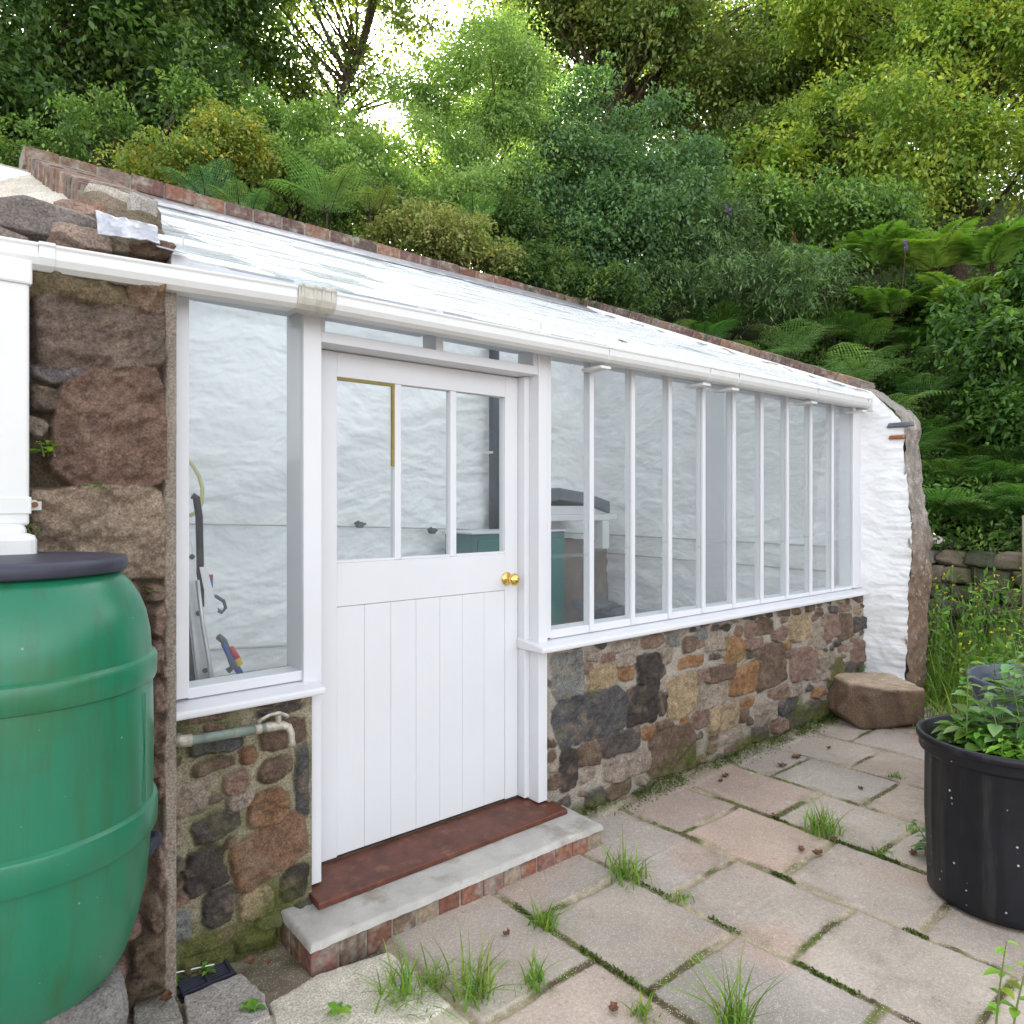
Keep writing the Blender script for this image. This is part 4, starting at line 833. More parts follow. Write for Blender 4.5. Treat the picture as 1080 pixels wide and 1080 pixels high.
# black planting tubs
def tub(cx, cy, r0, r1, h, label, m='black', fluted=True):
    t = thing('plant_tub', label, 'plant tub', (cx, cy, 0)); b = MB(); n = 144; V = []; Fc = []
    pr_ = [(.0, .02, 0), (r0 - .02, .004, 0), (r0, .012, 0), (r0 + (r1 - r0) * .06, h * .06, 1), (r0 + (r1 - r0) * .55, h * .5, 1), (r1 - .012, h * .86, 1), (r1 - .008, h * .885, 0), (r1 + .006, h * .888, 0), (r1 + .009, h * .90, 0), (r1 + .007, h * .945, 0), (r1 + .012, h * .95, 0), (r1 + .017, h * .957, 0), (r1 + .017, h * .992, 0), (r1 + .012, h, 0), (r1 + .004, h, 0), (r1 - .002, h * .99, 0), (r1 - .02, h * .85, 0)]
    for r, z, fl in pr_:
        for k in range(n):
            q = 2 * math.pi * k / n; f = .004 * (abs(math.sin(q * 12)) ** .5) * fl if fluted else 0
            V.append((cx + (r - f) * math.cos(q), cy + (r - f) * math.sin(q), z))
    for i in range(len(pr_) - 1):
        for k in range(n): Fc.append((i * n + k, i * n + (k + 1) % n, (i + 1) * n + (k + 1) % n, (i + 1) * n + k))
    b.add(V, Fc); b.build('tub_body', M[m], t, smooth=True)
    nu, nv = 40, 60; a, c = np.meshgrid(np.linspace(0, 1, nu), np.linspace(0, 2 * math.pi, nv), indexing='ij'); rr = a * (r1 - .015)
    X = cx + rr * np.cos(c); Y = cy + rr * np.sin(c); Z = h * .86 + .02 * fbm(X * 12, Y * 12, 4)
    mesh_obj('compost', np.stack([X.ravel(), Y.ravel(), Z.ravel()], 1), grid_faces(nu, nv), M['soil'], t, smooth=True)
    return t
TX, TY = 3.275, .915
tub(TX, TY, .262, .283, .625, 'large speckled black tub of leafy weeds on the paving at right')
M['greytub'] = mat('slate_grey_plastic', (.085, .095, .135), .4, .45, noise=(14, .15))
tub(4.52, 1.05, .33, .36, .62, 'slate grey tub standing behind the large black tub', 'greytub', False)

# ---------------------------------------------------------------- inside the greenhouse
b = MB()
def inside_pt(x, y, Y): return tuple(at(x, y, Y=Y))
def wire(name, pts, r, m, label, cat, n=6): b = MB(); b.tube(pts, r, n); return tag(b.build(name, M[m], smooth=True), label, cat)
wire('wall_wire', [(.70, 5.292, 1.402), (1.6, 5.285, 1.379), (2.67, 5.285, 1.341), (3.77, 5.285, 1.294), (5.6, 5.28, 1.20)], .006, 'upvc_dirty', 'thin wire strung across the whitewashed back wall inside the greenhouse', 'wire')
wire('wall_pipe', [(.75, 5.27, .53), (1.75, 5.27, .50), (2.9, 5.27, .41), (3.3, 5.27, .40)], .018, 'upvc', 'thin white pipe low on the whitewashed back wall seen beside the ladder', 'pipe', 10)
wire('wall_wire', [(5.565, 5.2, 1.201), (5.56, 4.2, 1.195), (5.565, 3.1, 1.189), (5.565, 2.75, 1.185)], .007, 'upvc_dirty', 'upper of the two wires inside the end of the greenhouse', 'wire')
wire('wall_wire', [(5.565, 5.2, 1.012), (5.56, 4.2, 1.002), (5.565, 3.1, .992), (5.565, 2.75, .99)], .007, 'upvc_dirty', 'lower of the two wires inside the end of the greenhouse', 'wire')
b = MB(); b.tube([(4.205, 5.23, 1.26), (4.205, 5.23, 3.05)], .048, 20); w_ = b.build('dark_drainpipe', M['darkpipe'], smooth=True)
tag(w_, 'dark blue drainpipe on the back wall seen through the right door pane', 'drainpipe')
b = MB(); b.box(4.14, 4.27, 5.20, 5.29, 1.98, 2.0); o = b.build('pipe_bracket', M['upvc'], w_)
for x, y, X_ in ((250 / 3.6 + 310, 985 / 3.6 + 280, 0), (525 / 3.6 + 310, 1008 / 3.6 + 280, 0)):
    p = at(x, y, Y=5.25); b = MB(); b.tube([(p.x - .05, 5.25, p.z + .008), (p.x - .02, 5.235, p.z + .028), (p.x, 5.23, p.z + .01), (p.x + .05, 5.25, p.z + .006)], .010, 8); b.tube([(p.x, 5.28, p.z), (p.x, 5.22, p.z)], .026, 10)
    tag(b.build('wall_hook', M['greycable']), 'dark metal hook on the back wall behind the %s pane of the door' % ('left' if x < 420 else 'middle'), 'hook')
gb = thing('green_cabinet', 'dark green cabinet behind the glass just right of the white door', 'cabinet', (4.1, 4.8, .1))
b = MB(); b.box(3.56, 4.60, 4.70, 5.10, .10, 1.27); b.build('cabinet_body', M['greenpanel'], gb, bevel=.01)
b = MB(); b.box(3.54, 4.62, 4.685, 5.12, 1.271, 1.290); b.build('cabinet_top', M['paint'], gb, bevel=.004)
b = MB(); b.box(3.60, 4.06, 4.685, 4.699, .16, 1.22); b.build('cabinet_door', M['greenpanel'], gb, bevel=.006); b = MB(); b.box(4.09, 4.56, 4.685, 4.699, .16, 1.22); b.build('cabinet_door', M['greenpanel'], gb, bevel=.006)
ck = thing('stone_hearth', 'brown stone hearth with white shelf and slate cap inside the greenhouse', 'hearth', (4.95, 4.9, .1))
V, Fc, c_ = rock((4.93, 5.02, .62), (.66, .5, 1.10), 91, 5, .05, (.16, .12, .10), ICO4); mesh_obj('stone_pier', V, Fc, M['stone'], ck, cols=c_)
b = MB(); b.box(4.30, 5.22, 4.62, 5.30, 1.365, 1.42); b.box(4.36, 5.12, 4.66, 5.30, 1.42, 1.50); b.build('shelf', M['paint'], ck, bevel=.006)
b = MB(); b.prism([(4.28, 1.52), (4.28, 1.64), (4.46, 1.66), (4.80, 1.62), (5.12, 1.54), (5.12, 1.43), (4.8, 1.52), (4.46, 1.555)], 'y', 4.62, 5.28); b.build('slate_cap', M['slate'], ck, bevel=.01)
b = MB(); b.box(4.99, 5.08, 4.60, 4.70, 1.10, 1.36); b.build('bracket', M['paint'], ck)
cs_ = []
for k in range(7): cs_.append(rock((4.75 + .10 * k, 4.45, .62 - .05 * k), (.30, .35, .07), 60 + k, 8, .04, (.10, .105, .13), ICO3, rot=k * .3))
V, Fc, c_ = merge(cs_); tag(mesh_obj('slate_pile', V, Fc, M['stone'], cols=c_), 'sloping pile of dark slates beside the hearth behind the glass', 'slates', kind='stuff')
b = MB(); b.box(4.6, 5.4, 4.25, 4.7, .10, .36); tag(b.build('slate_bench', M['slate'], bevel=.01), 'low dark bench carrying the pile of slates behind the glass', 'bench')

b = MB(); b.box(5.535, 5.565, 3.66, 3.88, .10, 2.55); tag(b.build('white_board', M['paint'], bevel=.004), 'wide white upright board against the end wall inside the long window', 'board')
ld = thing('ladder', 'aluminium ladder leaning inside the tall window left of the door', 'ladder', (.95, 2.8, .1))
def leaning(b, x0, x1, y, z0, z1, w0, w1, dpt): b.hexa([(x0, y, z0), (x0 + w0, y, z0), (x0 + w0, y + dpt, z0), (x0, y + dpt, z0), (x1, y, z1), (x1 + w1, y, z1), (x1 + w1, y + dpt, z1), (x1, y + dpt, z1)])
b = MB(); leaning(b, .93, .775, 2.80, .10, 1.50, .10, .028, .03); b.build('stile', M['alu'], ld, bevel=.003)
b = MB(); leaning(b, .93, .775, 3.10, .10, 1.50, .10, .028, .03); b.build('stile', M['alu'], ld, bevel=.003)
for k in range(5):
    z = .35 + .24 * k; x = .93 + (.775 - .93) * (z - .1) / 1.4 + .035; b = MB(); b.tube([(x, 2.83, z), (x, 3.10, z)], .014, 10); b.build('rung', M['alu'], ld)
for z in (.905, 1.12, 1.33):
    x = .93 + (.775 - .93) * (z - .1) / 1.4 + .03; b = MB(); b.tube([(x, 2.7995, z), (x, 2.797, z)], .010, 14); b.build('bolt', M['rubber'], ld)
b = MB(); p, q = at(213, 598, Y=2.795), at(226, 645, Y=2.795); leaning(b, q.x - .02, p.x - .008, 2.797, q.z, p.z, .035, .026, .001); b.build('sticker', M['paint'], ld)
b = MB(); b.tube([at(208, 612, Y=2.76), at(214, 660, Y=2.76), at(221, 700, Y=2.76), (.91, 2.76, .15)], .008, 8); b.build('brace', M['alu'], ld, smooth=True)
wire('grab_bar', [at(203, 523, Y=3.0), at(207, 525, Y=3.0), at(210, 545, Y=3.0), at(211, 590, Y=3.0), at(211.5, 640, Y=3.0)], .014, 'rubber', 'black bent bar standing upright behind the ladder', 'bar', 10)
wire('black_plank', [at(204, 640, Y=2.95), at(205, 690, Y=2.95), at(206, 740, Y=2.95)], .022, 'darkpipe', 'dark post leaning in the corner left of the ladder', 'post', 4)
wire('hose_loop', [at(196, 482, Y=3.3), at(203, 490, Y=3.3), at(210, 502, Y=3.3), at(213.5, 515, Y=3.3), at(213, 530, Y=3.3), at(208, 540, Y=3.3), at(200, 544, Y=3.3)], .009, 'hose', 'pale yellow hose looped at the edge of the left window', 'hose', 8)
sr = thing('strap_hook', 'dark cable loop with red tip hanging right of the ladder', 'strap', tuple(at(222, 615, Y=3.1)))
b = MB(); b.tube([at(221, 612, Y=3.1), at(221.5, 625, Y=3.1), at(220, 633, Y=3.1), at(226, 641, Y=3.1), at(234, 646, Y=3.1), at(238, 641, Y=3.1), at(236, 634, Y=3.1), at(228, 629, Y=3.1), at(221, 628, Y=3.1)], .0075, 8); b.build('cable', M['greycable'], sr, smooth=True)
b = MB(); b.tube([at(221, 608, Y=3.1), at(221, 620, Y=3.1)], .013, 10); b.build('grip', M['blue'], sr)
b = MB(); b.tube([at(221, 606, Y=3.1), at(221, 609, Y=3.1)], .014, 10); b.build('tip', M['red'], sr)
for nm, m, pts, lb in (('red_grip', 'red', [(243, 683), (248, 691), (252, 697)], 'red and yellow handle at the bottom of the left window'), ('blue_grip', 'blue', [(236, 678), (243, 693), (252, 708), (255, 714)], 'blue handle beside the ladder foot in the left window'), ('short_cable', 'greycable', [(230, 671), (236, 676), (241, 688), (246, 703), (240, 708)], 'grey cable beside the ladder foot in the left window')):
    o = wire(nm, [at(x, y, Y=2.95) for x, y in pts], .013, m, lb, 'tool', 8)
    if m == 'red': b = MB(); b.tube([at(250, 695, Y=2.94), at(253, 701, Y=2.94)], .0145, 8); b.build('tip', M['yellow'], o)
b = MB(); b.box(.70, 2.6, 4.7, 5.30, .10, .30); tag(b.build('stone_bench', M['concrete'], bevel=.02), 'low stone bench along the foot of the back wall inside the greenhouse', 'bench')

# ================================================================ PLANTS
def leaf_cloud(cen, size, col, aspect=.5, up=.35, fold=.18, seed=0, dirs=None):
    """one small folded leaf per centre: 4 vertices, 2 triangles"""
    g = np.random.default_rng(seed); n = len(cen)
    ax = g.normal(size=(n, 3)) if dirs is None else dirs + g.normal(size=(n, 3)) * .35; ax[:, 2] -= .15; ax /= np.linalg.norm(ax, axis=1)[:, None]
    nr = g.normal(size=(n, 3)); nr[:, 2] = np.abs(nr[:, 2]) + up * 2; nr -= ax * (nr * ax).sum(1)[:, None]; nr /= np.linalg.norm(nr, axis=1)[:, None]
    sd_ = np.cross(ax, nr); L = (size * g.uniform(.65, 1.3, n))[:, None]; W = L * aspect * .5
    P0 = cen - ax * L * .5; P1 = cen + sd_ * W + nr * W * fold * 2; P2 = cen + ax * L * .5 - nr * L * .12; P3 = cen - sd_ * W + nr * W * fold * 2
    V = np.stack([P0, P1, P2, P3], 1).reshape(-1, 3); i = np.arange(n)[:, None] * 4
    Fc = np.concatenate([i + np.array([[0, 1, 2]]), i + np.array([[0, 2, 3]])], 0)
    return V, Fc, np.repeat(col, 4, 0)
def crown_points(blobs, ncl, per, spread, seed, shell=.55):
    g = np.random.default_rng(seed); sub = []
    for b in blobs:      # each mass of foliage is a family of ragged clumps round a limb
        for _ in range(9):
            d = g.normal(size=3); d /= np.linalg.norm(d); r = g.uniform(.35, 1.0); f = g.uniform(.22, .48)
            sub.append((b[0] + d[0] * r * b[3], b[1] + d[1] * r * b[4], b[2] + d[2] * r * b[5], b[3] * f, b[4] * f, b[5] * f * .75))
    sub = np.array(sub); vol = (sub[:, 3] * sub[:, 4] * sub[:, 5]) ** .75; cid = g.choice(len(sub), ncl, p=vol / vol.sum()); B_ = sub[cid]
    d = g.normal(size=(ncl, 3)); d[:, 2] = d[:, 2] * .8 + .25; d /= np.linalg.norm(d, axis=1)[:, None]; r = shell + (1.15 - shell) * g.random(ncl) ** .6
    r *= 1 + .35 * fbm(d[:, 0] * 2.5 + cid, d[:, 1] * 2.5 + d[:, 2] * 3, 3)
    cc = B_[:, :3] + d * r[:, None] * B_[:, 3:6]
    sp = spread * g.uniform(.5, 1.5, ncl); k = np.repeat(np.arange(ncl), per); tw = d * .7 + g.normal(size=(ncl, 3)) * .55; tw /= np.linalg.norm(tw, axis=1)[:, None]
    off = g.normal(size=(ncl * per, 3)) * (sp * .42)[k][:, None] + tw[k] * (g.uniform(-1.3, 1.9, ncl * per) * sp[k])[:, None]; off[:, 2] -= .25 * (off ** 2).sum(1) / sp[k]
    dd = tw[k] * .7 + np.array([0, 0, -.15])
    return cc, cc[k] + off, k, dd
def mk_colors(k, ncl, pal, seed, var=.25):
    g = np.random.default_rng(seed + 99); pal = np.array(pal); ci = g.integers(0, len(pal), ncl); base = pal[ci] * g.uniform(1 - var, 1 + var, ncl)[:, None]
    c = base[k] * g.uniform(.7, 1.3, len(k))[:, None]; mixc = pal[g.integers(0, len(pal), len(k))]; return np.clip(c * .75 + mixc * .25, 0, 1)
def tree(name, label, cat, base, blobs, ncl, per, size, pal, seed, spread=.22, group=None, trunk_r=.14, aspect=.5, limbs=26, shell=.5, lean=(0, 0), part='trunk'):
    bx, by, bz = base; t = thing(name, label, cat, base, group)
    cc, pts, k, dd = crown_points(blobs, ncl, per, spread, seed, shell)
    V, Fc, c = leaf_cloud(pts, np.full(len(pts), size), mk_colors(k, ncl, pal, seed), aspect, seed=seed, dirs=dd)
    mesh_obj('crown' if part == 'trunk' else 'foliage', V, Fc, M['leaf'], t, cols=c)
    r_ = random.Random(seed); b = MB(); B0 = Vector((bx, by, bz - .25)); top = max(blobs, key=lambda q: q[2] + q[5]); T_ = Vector((top[0], top[1], top[2] + top[5] * .35)); n = 9
    path = [B0.lerp(T_, i / n) + Vector((r_.uniform(-1, 1), r_.uniform(-1, 1), 0)) * trunk_r * .8 * (i > 0) for i in range(n + 1)]
    b.tube(path, [trunk_r * (1.25 if i == 0 else 1) * (1 - .8 * i / n) for i in range(n + 1)], 9)
    for i in range(limbs):
        c0 = Vector(cc[r_.randrange(len(cc))]); f = min(.9, max(.12, (c0.z - bz) / max(.1, (T_.z - bz)) * .65)); j = int(f * n); s0 = path[j].lerp(path[min(n, j + 1)], f * n - j); r0 = trunk_r * (1 - .8 * f) * .5
        mid = s0.lerp(c0, .5) + Vector((r_.uniform(-.1, .1), r_.uniform(-.1, .1), r_.uniform(-.02, .12))) * (c0 - s0).length
        mids = [s0, s0.lerp(mid, .55), mid, mid.lerp(c0, .5) + Vector((0, 0, .03 * (c0 - s0).length)), c0]; b.tube(mids, [r0, r0 * .75, r0 * .5, r0 * .3, r0 * .12], 6, cap=False)
    b.build('trunk' if part == 'trunk' else 'stems', M['bark'], t, smooth=True)
    return t
def spot(px, py, d): """bearing, rise and distance as surveyed from the eye point"""; return tuple(at(px, py, d=d))
def blob(px, py, d, rx, rz, ry=None): p = spot(px, py, d); return (p[0], p[1], p[2], rx, ry or rx, rz)
def gz(x, y): return float(ground_height(np.array([x]), np.array([y]))[0])
def foot(px, d):
    p = at(px, 0, d=d); return (p.x, p.y, gz(p.x, p.y))
DG = [(.062, .125, .034), (.095, .175, .045), (.042, .088, .030), (.15, .22, .055)]
MG = [(.16, .28, .070), (.22, .36, .085), (.11, .21, .060), (.28, .40, .10)]
LG = [(.30, .43, .14), (.23, .36, .11), (.36, .48, .17), (.18, .30, .10)]
BG = [(.12, .225, .095), (.090, .18, .080), (.17, .29, .12), (.065, .125, .052)]
YG = [(.42, .50, .075), (.32, .43, .065), (.20, .31, .05), (.50, .52, .10)]
OG = [(.18, .22, .058), (.23, .28, .07), (.12, .165, .045), (.30, .33, .085)]
HG = [(.16, .30, .03), (.12, .24, .03), (.20, .34, .045), (.08, .17, .025)]
GY = [(.48, .41, .06), (.27, .33, .06), (.17, .25, .055), (.38, .38, .11)]

gT = 'trees on the bank behind the greenhouse'
tree('evergreen_tree', 'dense dark evergreen tree at the far left above the gable', 'tree', foot(60, 10.5), [blob(-60, 60, 10.5, 1.9, 1.9), blob(40, 110, 10, 1.4, 1.1), blob(60, 0, 10.5, 1.7, 1.5), blob(190, 30, 11, 1.3, 1.4), blob(110, 60, 10, 1.4, 1.2), blob(210, 120, 10.5, .9, .9), blob(150, -110, 11.5, 2.2, 1.6), blob(-160, 130, 10, 2, 1.8)], 1900, 46, .105, DG, 101, .26, gT, .2, .5)
tree('oak_tree', 'thin leafed tall tree through which the low sun shines', 'tree', foot(290, 14.5), [blob(270, 60, 14.5, 1.2, 1.6), blob(310, -40, 14.5, 2.2, 1.2), blob(420, -30, 15, 1.5, 1.2), blob(260, 150, 14, 1.3, 1.0), blob(340, 165, 14, 1.5, .8), blob(450, 40, 15.5, 1.0, 1.1), blob(335, 75, 15, 1.3, 1.3), blob(400, 60, 15.5, .8, .8)], 1150, 26, .11, OG + DG[:2], 102, .24, gT, .13, .5, 70, .15)
tree('oak_tree', 'slim dark tree just left of the sun gap', 'tree', foot(225, 13), [blob(215, 20, 13, 1.2, 1.7), blob(235, 140, 12.5, 1.1, 1.0), blob(190, -60, 13, 1.6, 1.2)], 620, 40, .11, DG, 103, .28, gT, .15, .5, 30, .35)
tree('willow_tree', 'pale green feathery tree right of the sun gap', 'tree', foot(480, 9.4), [blob(500, 110, 9.2, .75, .85), blob(450, 170, 8.8, .8, .7), blob(540, 60, 9.8, .55, .6), blob(430, 110, 9.2, .5, .55), blob(500, 190, 8.8, .8, .6), blob(560, 110, 9.4, .5, .7), blob(385, 190, 8.8, .55, .45), blob(495, 45, 9.4, .35, .5)], 1700, 44, .052, LG, 104, .15, gT, .06, .42, 60, .35)
tree('holly_tree', 'rounded blue green tree in the middle of the bank', 'tree', foot(640, 10), [blob(610, 190, 9.6, .85, .95), blob(680, 220, 9.4, .8, .85), blob(640, 130, 10.2, .8, .7), blob(580, 250, 9.2, .7, .6), blob(720, 180, 10, .6, .6), blob(640, 275, 9.2, .8, .4)], 1800, 42, .062, BG, 105, .16, gT, .10, .55, 30, .5)
tree('ash_tree', 'tall olive green tree behind the rounded blue green tree', 'tree', foot(640, 17), [blob(600, 20, 17, 1.7, 1.9), blob(700, 60, 16.5, 1.8, 1.8), blob(660, -70, 17, 2.6, 1.4), blob(770, 110, 16, 1.3, 1.5), blob(560, 90, 17, 1.2, 1.5), blob(800, 10, 17, 1.6, 1.7)], 1900, 42, .12, OG + DG[:1] + MG[:1], 106, .32, gT, .20, .5, 70, .35)
tree('beech_tree', 'sunlit yellow green tree in the upper right corner', 'tree', foot(1010, 13), [blob(1000, 60, 13, 1.5, 1.4), blob(900, 110, 13, 1.2, 1.0), blob(1080, 130, 12, 1.3, 1.3), blob(900, 10, 14, 1.5, 1.3), blob(1060, -40, 13, 2, 1.2), blob(960, 190, 12.5, 1.0, .7), blob(830, 160, 13, .9, .7), blob(1180, 60, 12, 1.6, 1.6)], 1800, 40, .10, YG + MG[:2], 107, .26, gT, .16, .5, 60, .4)
tree('oak_tree', 'dark tree between the tall olive tree and the yellow green tree', 'tree', foot(850, 16), [blob(850, 60, 16, 1.6, 1.8), blob(860, 180, 15, 1.4, 1.1), blob(780, 190, 14.5, 1.3, .9), blob(930, 200, 15, 1.4, .9)], 1100, 40, .12, DG + OG[:2], 108, .3, gT, .17, .5, 40, .4)
for i, (px, d, lb) in enumerate(((120, 19, 'tall dark tree furthest back at the left'), (520, 22, 'tall dark tree furthest back in the middle, right of the sun'), (760, 23, 'tall dark tree furthest back behind the olive tree'), (990, 20, 'tall dark tree furthest back at the right'))):
    tree('oak_tree', lb, 'tree', foot(px, d), [blob(px, 60, d, 3.0, 2.4), blob(px - 90, 120, d, 2.4, 1.8), blob(px + 80, 110, d, 2.4, 1.8), blob(px, -60, d, 3.0, 2.0), blob(px, 190, d, 3, 1.2)] if i != 1 else [blob(540, 60, d, 2.0, 2.6), blob(570, 180, d, 2.6, 1.4), blob(470, 205, d, 2.2, .9), blob(560, -70, d, 2.6, 2)], 900, 36, .17, DG + OG[:1], 120 + i, .5, gT, .25, .5, 40, .3)
tree('oak_tree', 'low dark trees far behind the pale bracken under the sun gap', 'tree', foot(330, 21), [blob(300, 205, 21, 2.2, .9), blob(380, 205, 21, 2.2, .9), blob(240, 190, 21, 2, 1.1), blob(440, 200, 21, 1.6, 1.1)], 900, 36, .17, DG + OG[:1], 131, .45, gT, .2, .5, 30, .2)
# distant wood closing the slope under the crowns
def wood():
    g = np.random.default_rng(77); n = 62000; x = g.uniform(-6, 42, n); y = g.uniform(12, 34, n); z = ground_height(x, y) + g.random(n) ** 1.3 * (2.2 + 1.2 * vn(x * .5, y * .5))
    cen = np.stack([x, y, z], 1); k = (vn(x * 1.2, y * 1.2) * 50).astype(int); return leaf_cloud(cen, np.full(n, .22), mk_colors(k, 51, DG + OG[:2], 5), .55, seed=6)
V, Fc, c = wood(); tag(mesh_obj('undergrowth', V, Fc, M['leaf'], cols=c), 'dense dark undergrowth beneath the trees on the slope', 'undergrowth', kind='stuff')

def cover():
    g = np.random.default_rng(91); n = 30000; x = 7.62 + g.random(n) ** 1.5 * 3.6; y = g.uniform(.2, 5.2, n); z = ground_height(x, y) + g.random(n) ** 1.6 * (.12 + .38 * vn(x * 2.4, y * 2.4)) + .02
    cen = np.stack([x - (x < 7.9) * g.random(n) * .12, y, z - (x < 7.72) * g.random(n) * .25], 1); k = (vn(x * 3, y * 3) * 40).astype(int)
    return leaf_cloud(cen, np.full(n, .07), mk_colors(k, 41, MG + DG[:2] + [(.12, .26, .04)], 15), .45, seed=16)
V, Fc, c = cover(); tag(mesh_obj('ground_cover', V, Fc, M['leaf'], cols=c), 'leafy ground cover spilling over the dry stone wall', 'ground cover', kind='stuff')
gS = 'shrubs on the bank behind the greenhouse'
def shrub(name, label, blobs, ncl, per, size, pal, seed, spread=.11, aspect=.5, shell=.35, d=None, cat='shrub'):
    x = sum(b[0] for b in blobs) / len(blobs); y = sum(b[1] for b in blobs) / len(blobs)
    return tree(name, label, cat, (x, y, gz(x, y)), blobs, ncl, per, size, pal, seed, spread, gS, .03, aspect, 30, shell, part='stems')
shrub('shrub', 'yellow flecked shrub above the brick verge at left', [blob(175, 165, 7.6, .40, .22), blob(235, 140, 7.8, .34, .32), blob(150, 180, 7.5, .25, .16), blob(270, 150, 8, .3, .3)], 300, 34, .05, GY + MG[:1], 201)
shrub('shrub', 'wispy green shrub behind the ridge left of the bracken', [blob(200, 110, 8.4, .3, .5), blob(80, 140, 8, .4, .35), blob(120, 120, 8.3, .35, .4), blob(20, 150, 8, .5, .4)], 260, 30, .055, MG + DG[:2], 202)
shrub('shrub', 'mid green shrub under the sun gap', [blob(330, 150, 8.8, .55, .45), blob(380, 185, 8.3, .6, .35), blob(300, 180, 8.6, .5, .3), blob(290, 120, 9.2, .45, .4)], 620, 36, .05, MG + LG[:1], 203)
shrub('shrub', 'golden green shrub low behind the ridge below the feathery tree', [blob(470, 255, 7.4, .40, .20), blob(420, 245, 7.3, .3, .18), blob(515, 265, 7.5, .25, .16), blob(450, 232, 7.5, .4, .16)], 420, 36, .045, [(.32, .33, .10), (.22, .27, .08), (.15, .22, .07), (.38, .36, .14)], 204)
shrub('shrub', 'dark shrub filling the gap behind the ridge', [blob(560, 285, 7.9, .6, .25), blob(380, 215, 7.8, .6, .2), blob(640, 300, 8.0, .6, .25), blob(540, 240, 8.4, .6, .3)], 620, 36, .05, DG, 205)
shrub('buddleia', 'arching grey green buddleia right of the rounded tree', [blob(740, 250, 9.2, .55, .35), blob(790, 290, 8.8, .7, .35), blob(700, 290, 8.8, .5, .25), blob(770, 235, 9.4, .4, .25), blob(840, 280, 9, .5, .3)], 640, 38, .075, [(.15, .24, .10), (.11, .19, .08), (.20, .30, .13), (.08, .14, .06)], 206, .13, .26)
shrub('shrub', 'dark green shrub beneath the yellow green tree', [blob(880, 240, 10.5, .9, .5), blob(800, 225, 10.8, .8, .5), blob(960, 250, 10.5, .8, .4), blob(1080, 230, 10, 1, .5), blob(720, 215, 11, .8, .6)], 900, 38, .08, MG + DG[:2], 207, .17)
shrub('laurel_bush', 'dark glossy broadleaf bush at the right edge beside the end wall', [blob(1050, 345, 8.0, .42, .34), blob(1090, 420, 7.7, .45, .5), blob(1045, 425, 8.1, .34, .34), blob(1020, 325, 8.6, .3, .2), blob(1075, 485, 8.0, .35, .25), blob(1150, 330, 8, .8, .8)], 900, 26, .10, [(.065, .15, .035), (.10, .21, .045), (.04, .09, .025), (.17, .31, .06)], 208, .15, .45)
shrub('shrub', 'dark leafy shrub just behind the cement edge of the end wall', [blob(960, 440, 8.6, .5, .4), blob(990, 520, 8.4, .4, .35), blob(930, 390, 9, .5, .3), blob(1050, 540, 8.6, .5, .4), blob(980, 330, 10, .7, .4), blob(900, 320, 10, .7, .35)], 900, 38, .06, DG + MG[:1], 209)
# buddleia flower spikes
for px, py, d, lb in ((768, 222, 8.9, 'single purple flower spike in front of the dark trees'), (955, 258, 8.8, 'small mauve flower spike above the bright green leaves'), (838, 250, 8.9, 'faded brown flower spike on the buddleia')):
    p = at(px, py, d=d); g = np.random.default_rng(int(px)); n = 70; t_ = g.random(n); cen = np.stack([p.x + (t_ - .5) * .08 + g.normal(size=n) * .012, p.y + g.normal(size=n) * .012, p.z + (.5 - t_) * .10 + g.normal(size=n) * .008], 1)
    cl = (.26, .16, .50) if px != 838 else (.20, .10, .04)
    V, Fc, c = leaf_cloud(cen, np.full(n, .022), np.tile(cl, (n, 1)) * g.uniform(.6, 1.2, (n, 1)), .8, seed=int(px)); o = mesh_obj('flower_spike', V, Fc, M['leaf'], cols=c); tag(o, lb, 'flower')
    b = MB(); b.tube([(p.x + .05, p.y + .02, p.z - .05), (p.x + .09, p.y + .06, p.z - .35), (p.x + .1, p.y + .1, p.z - .8)], .006, 5); b.build('stalk', M['bark'], o)

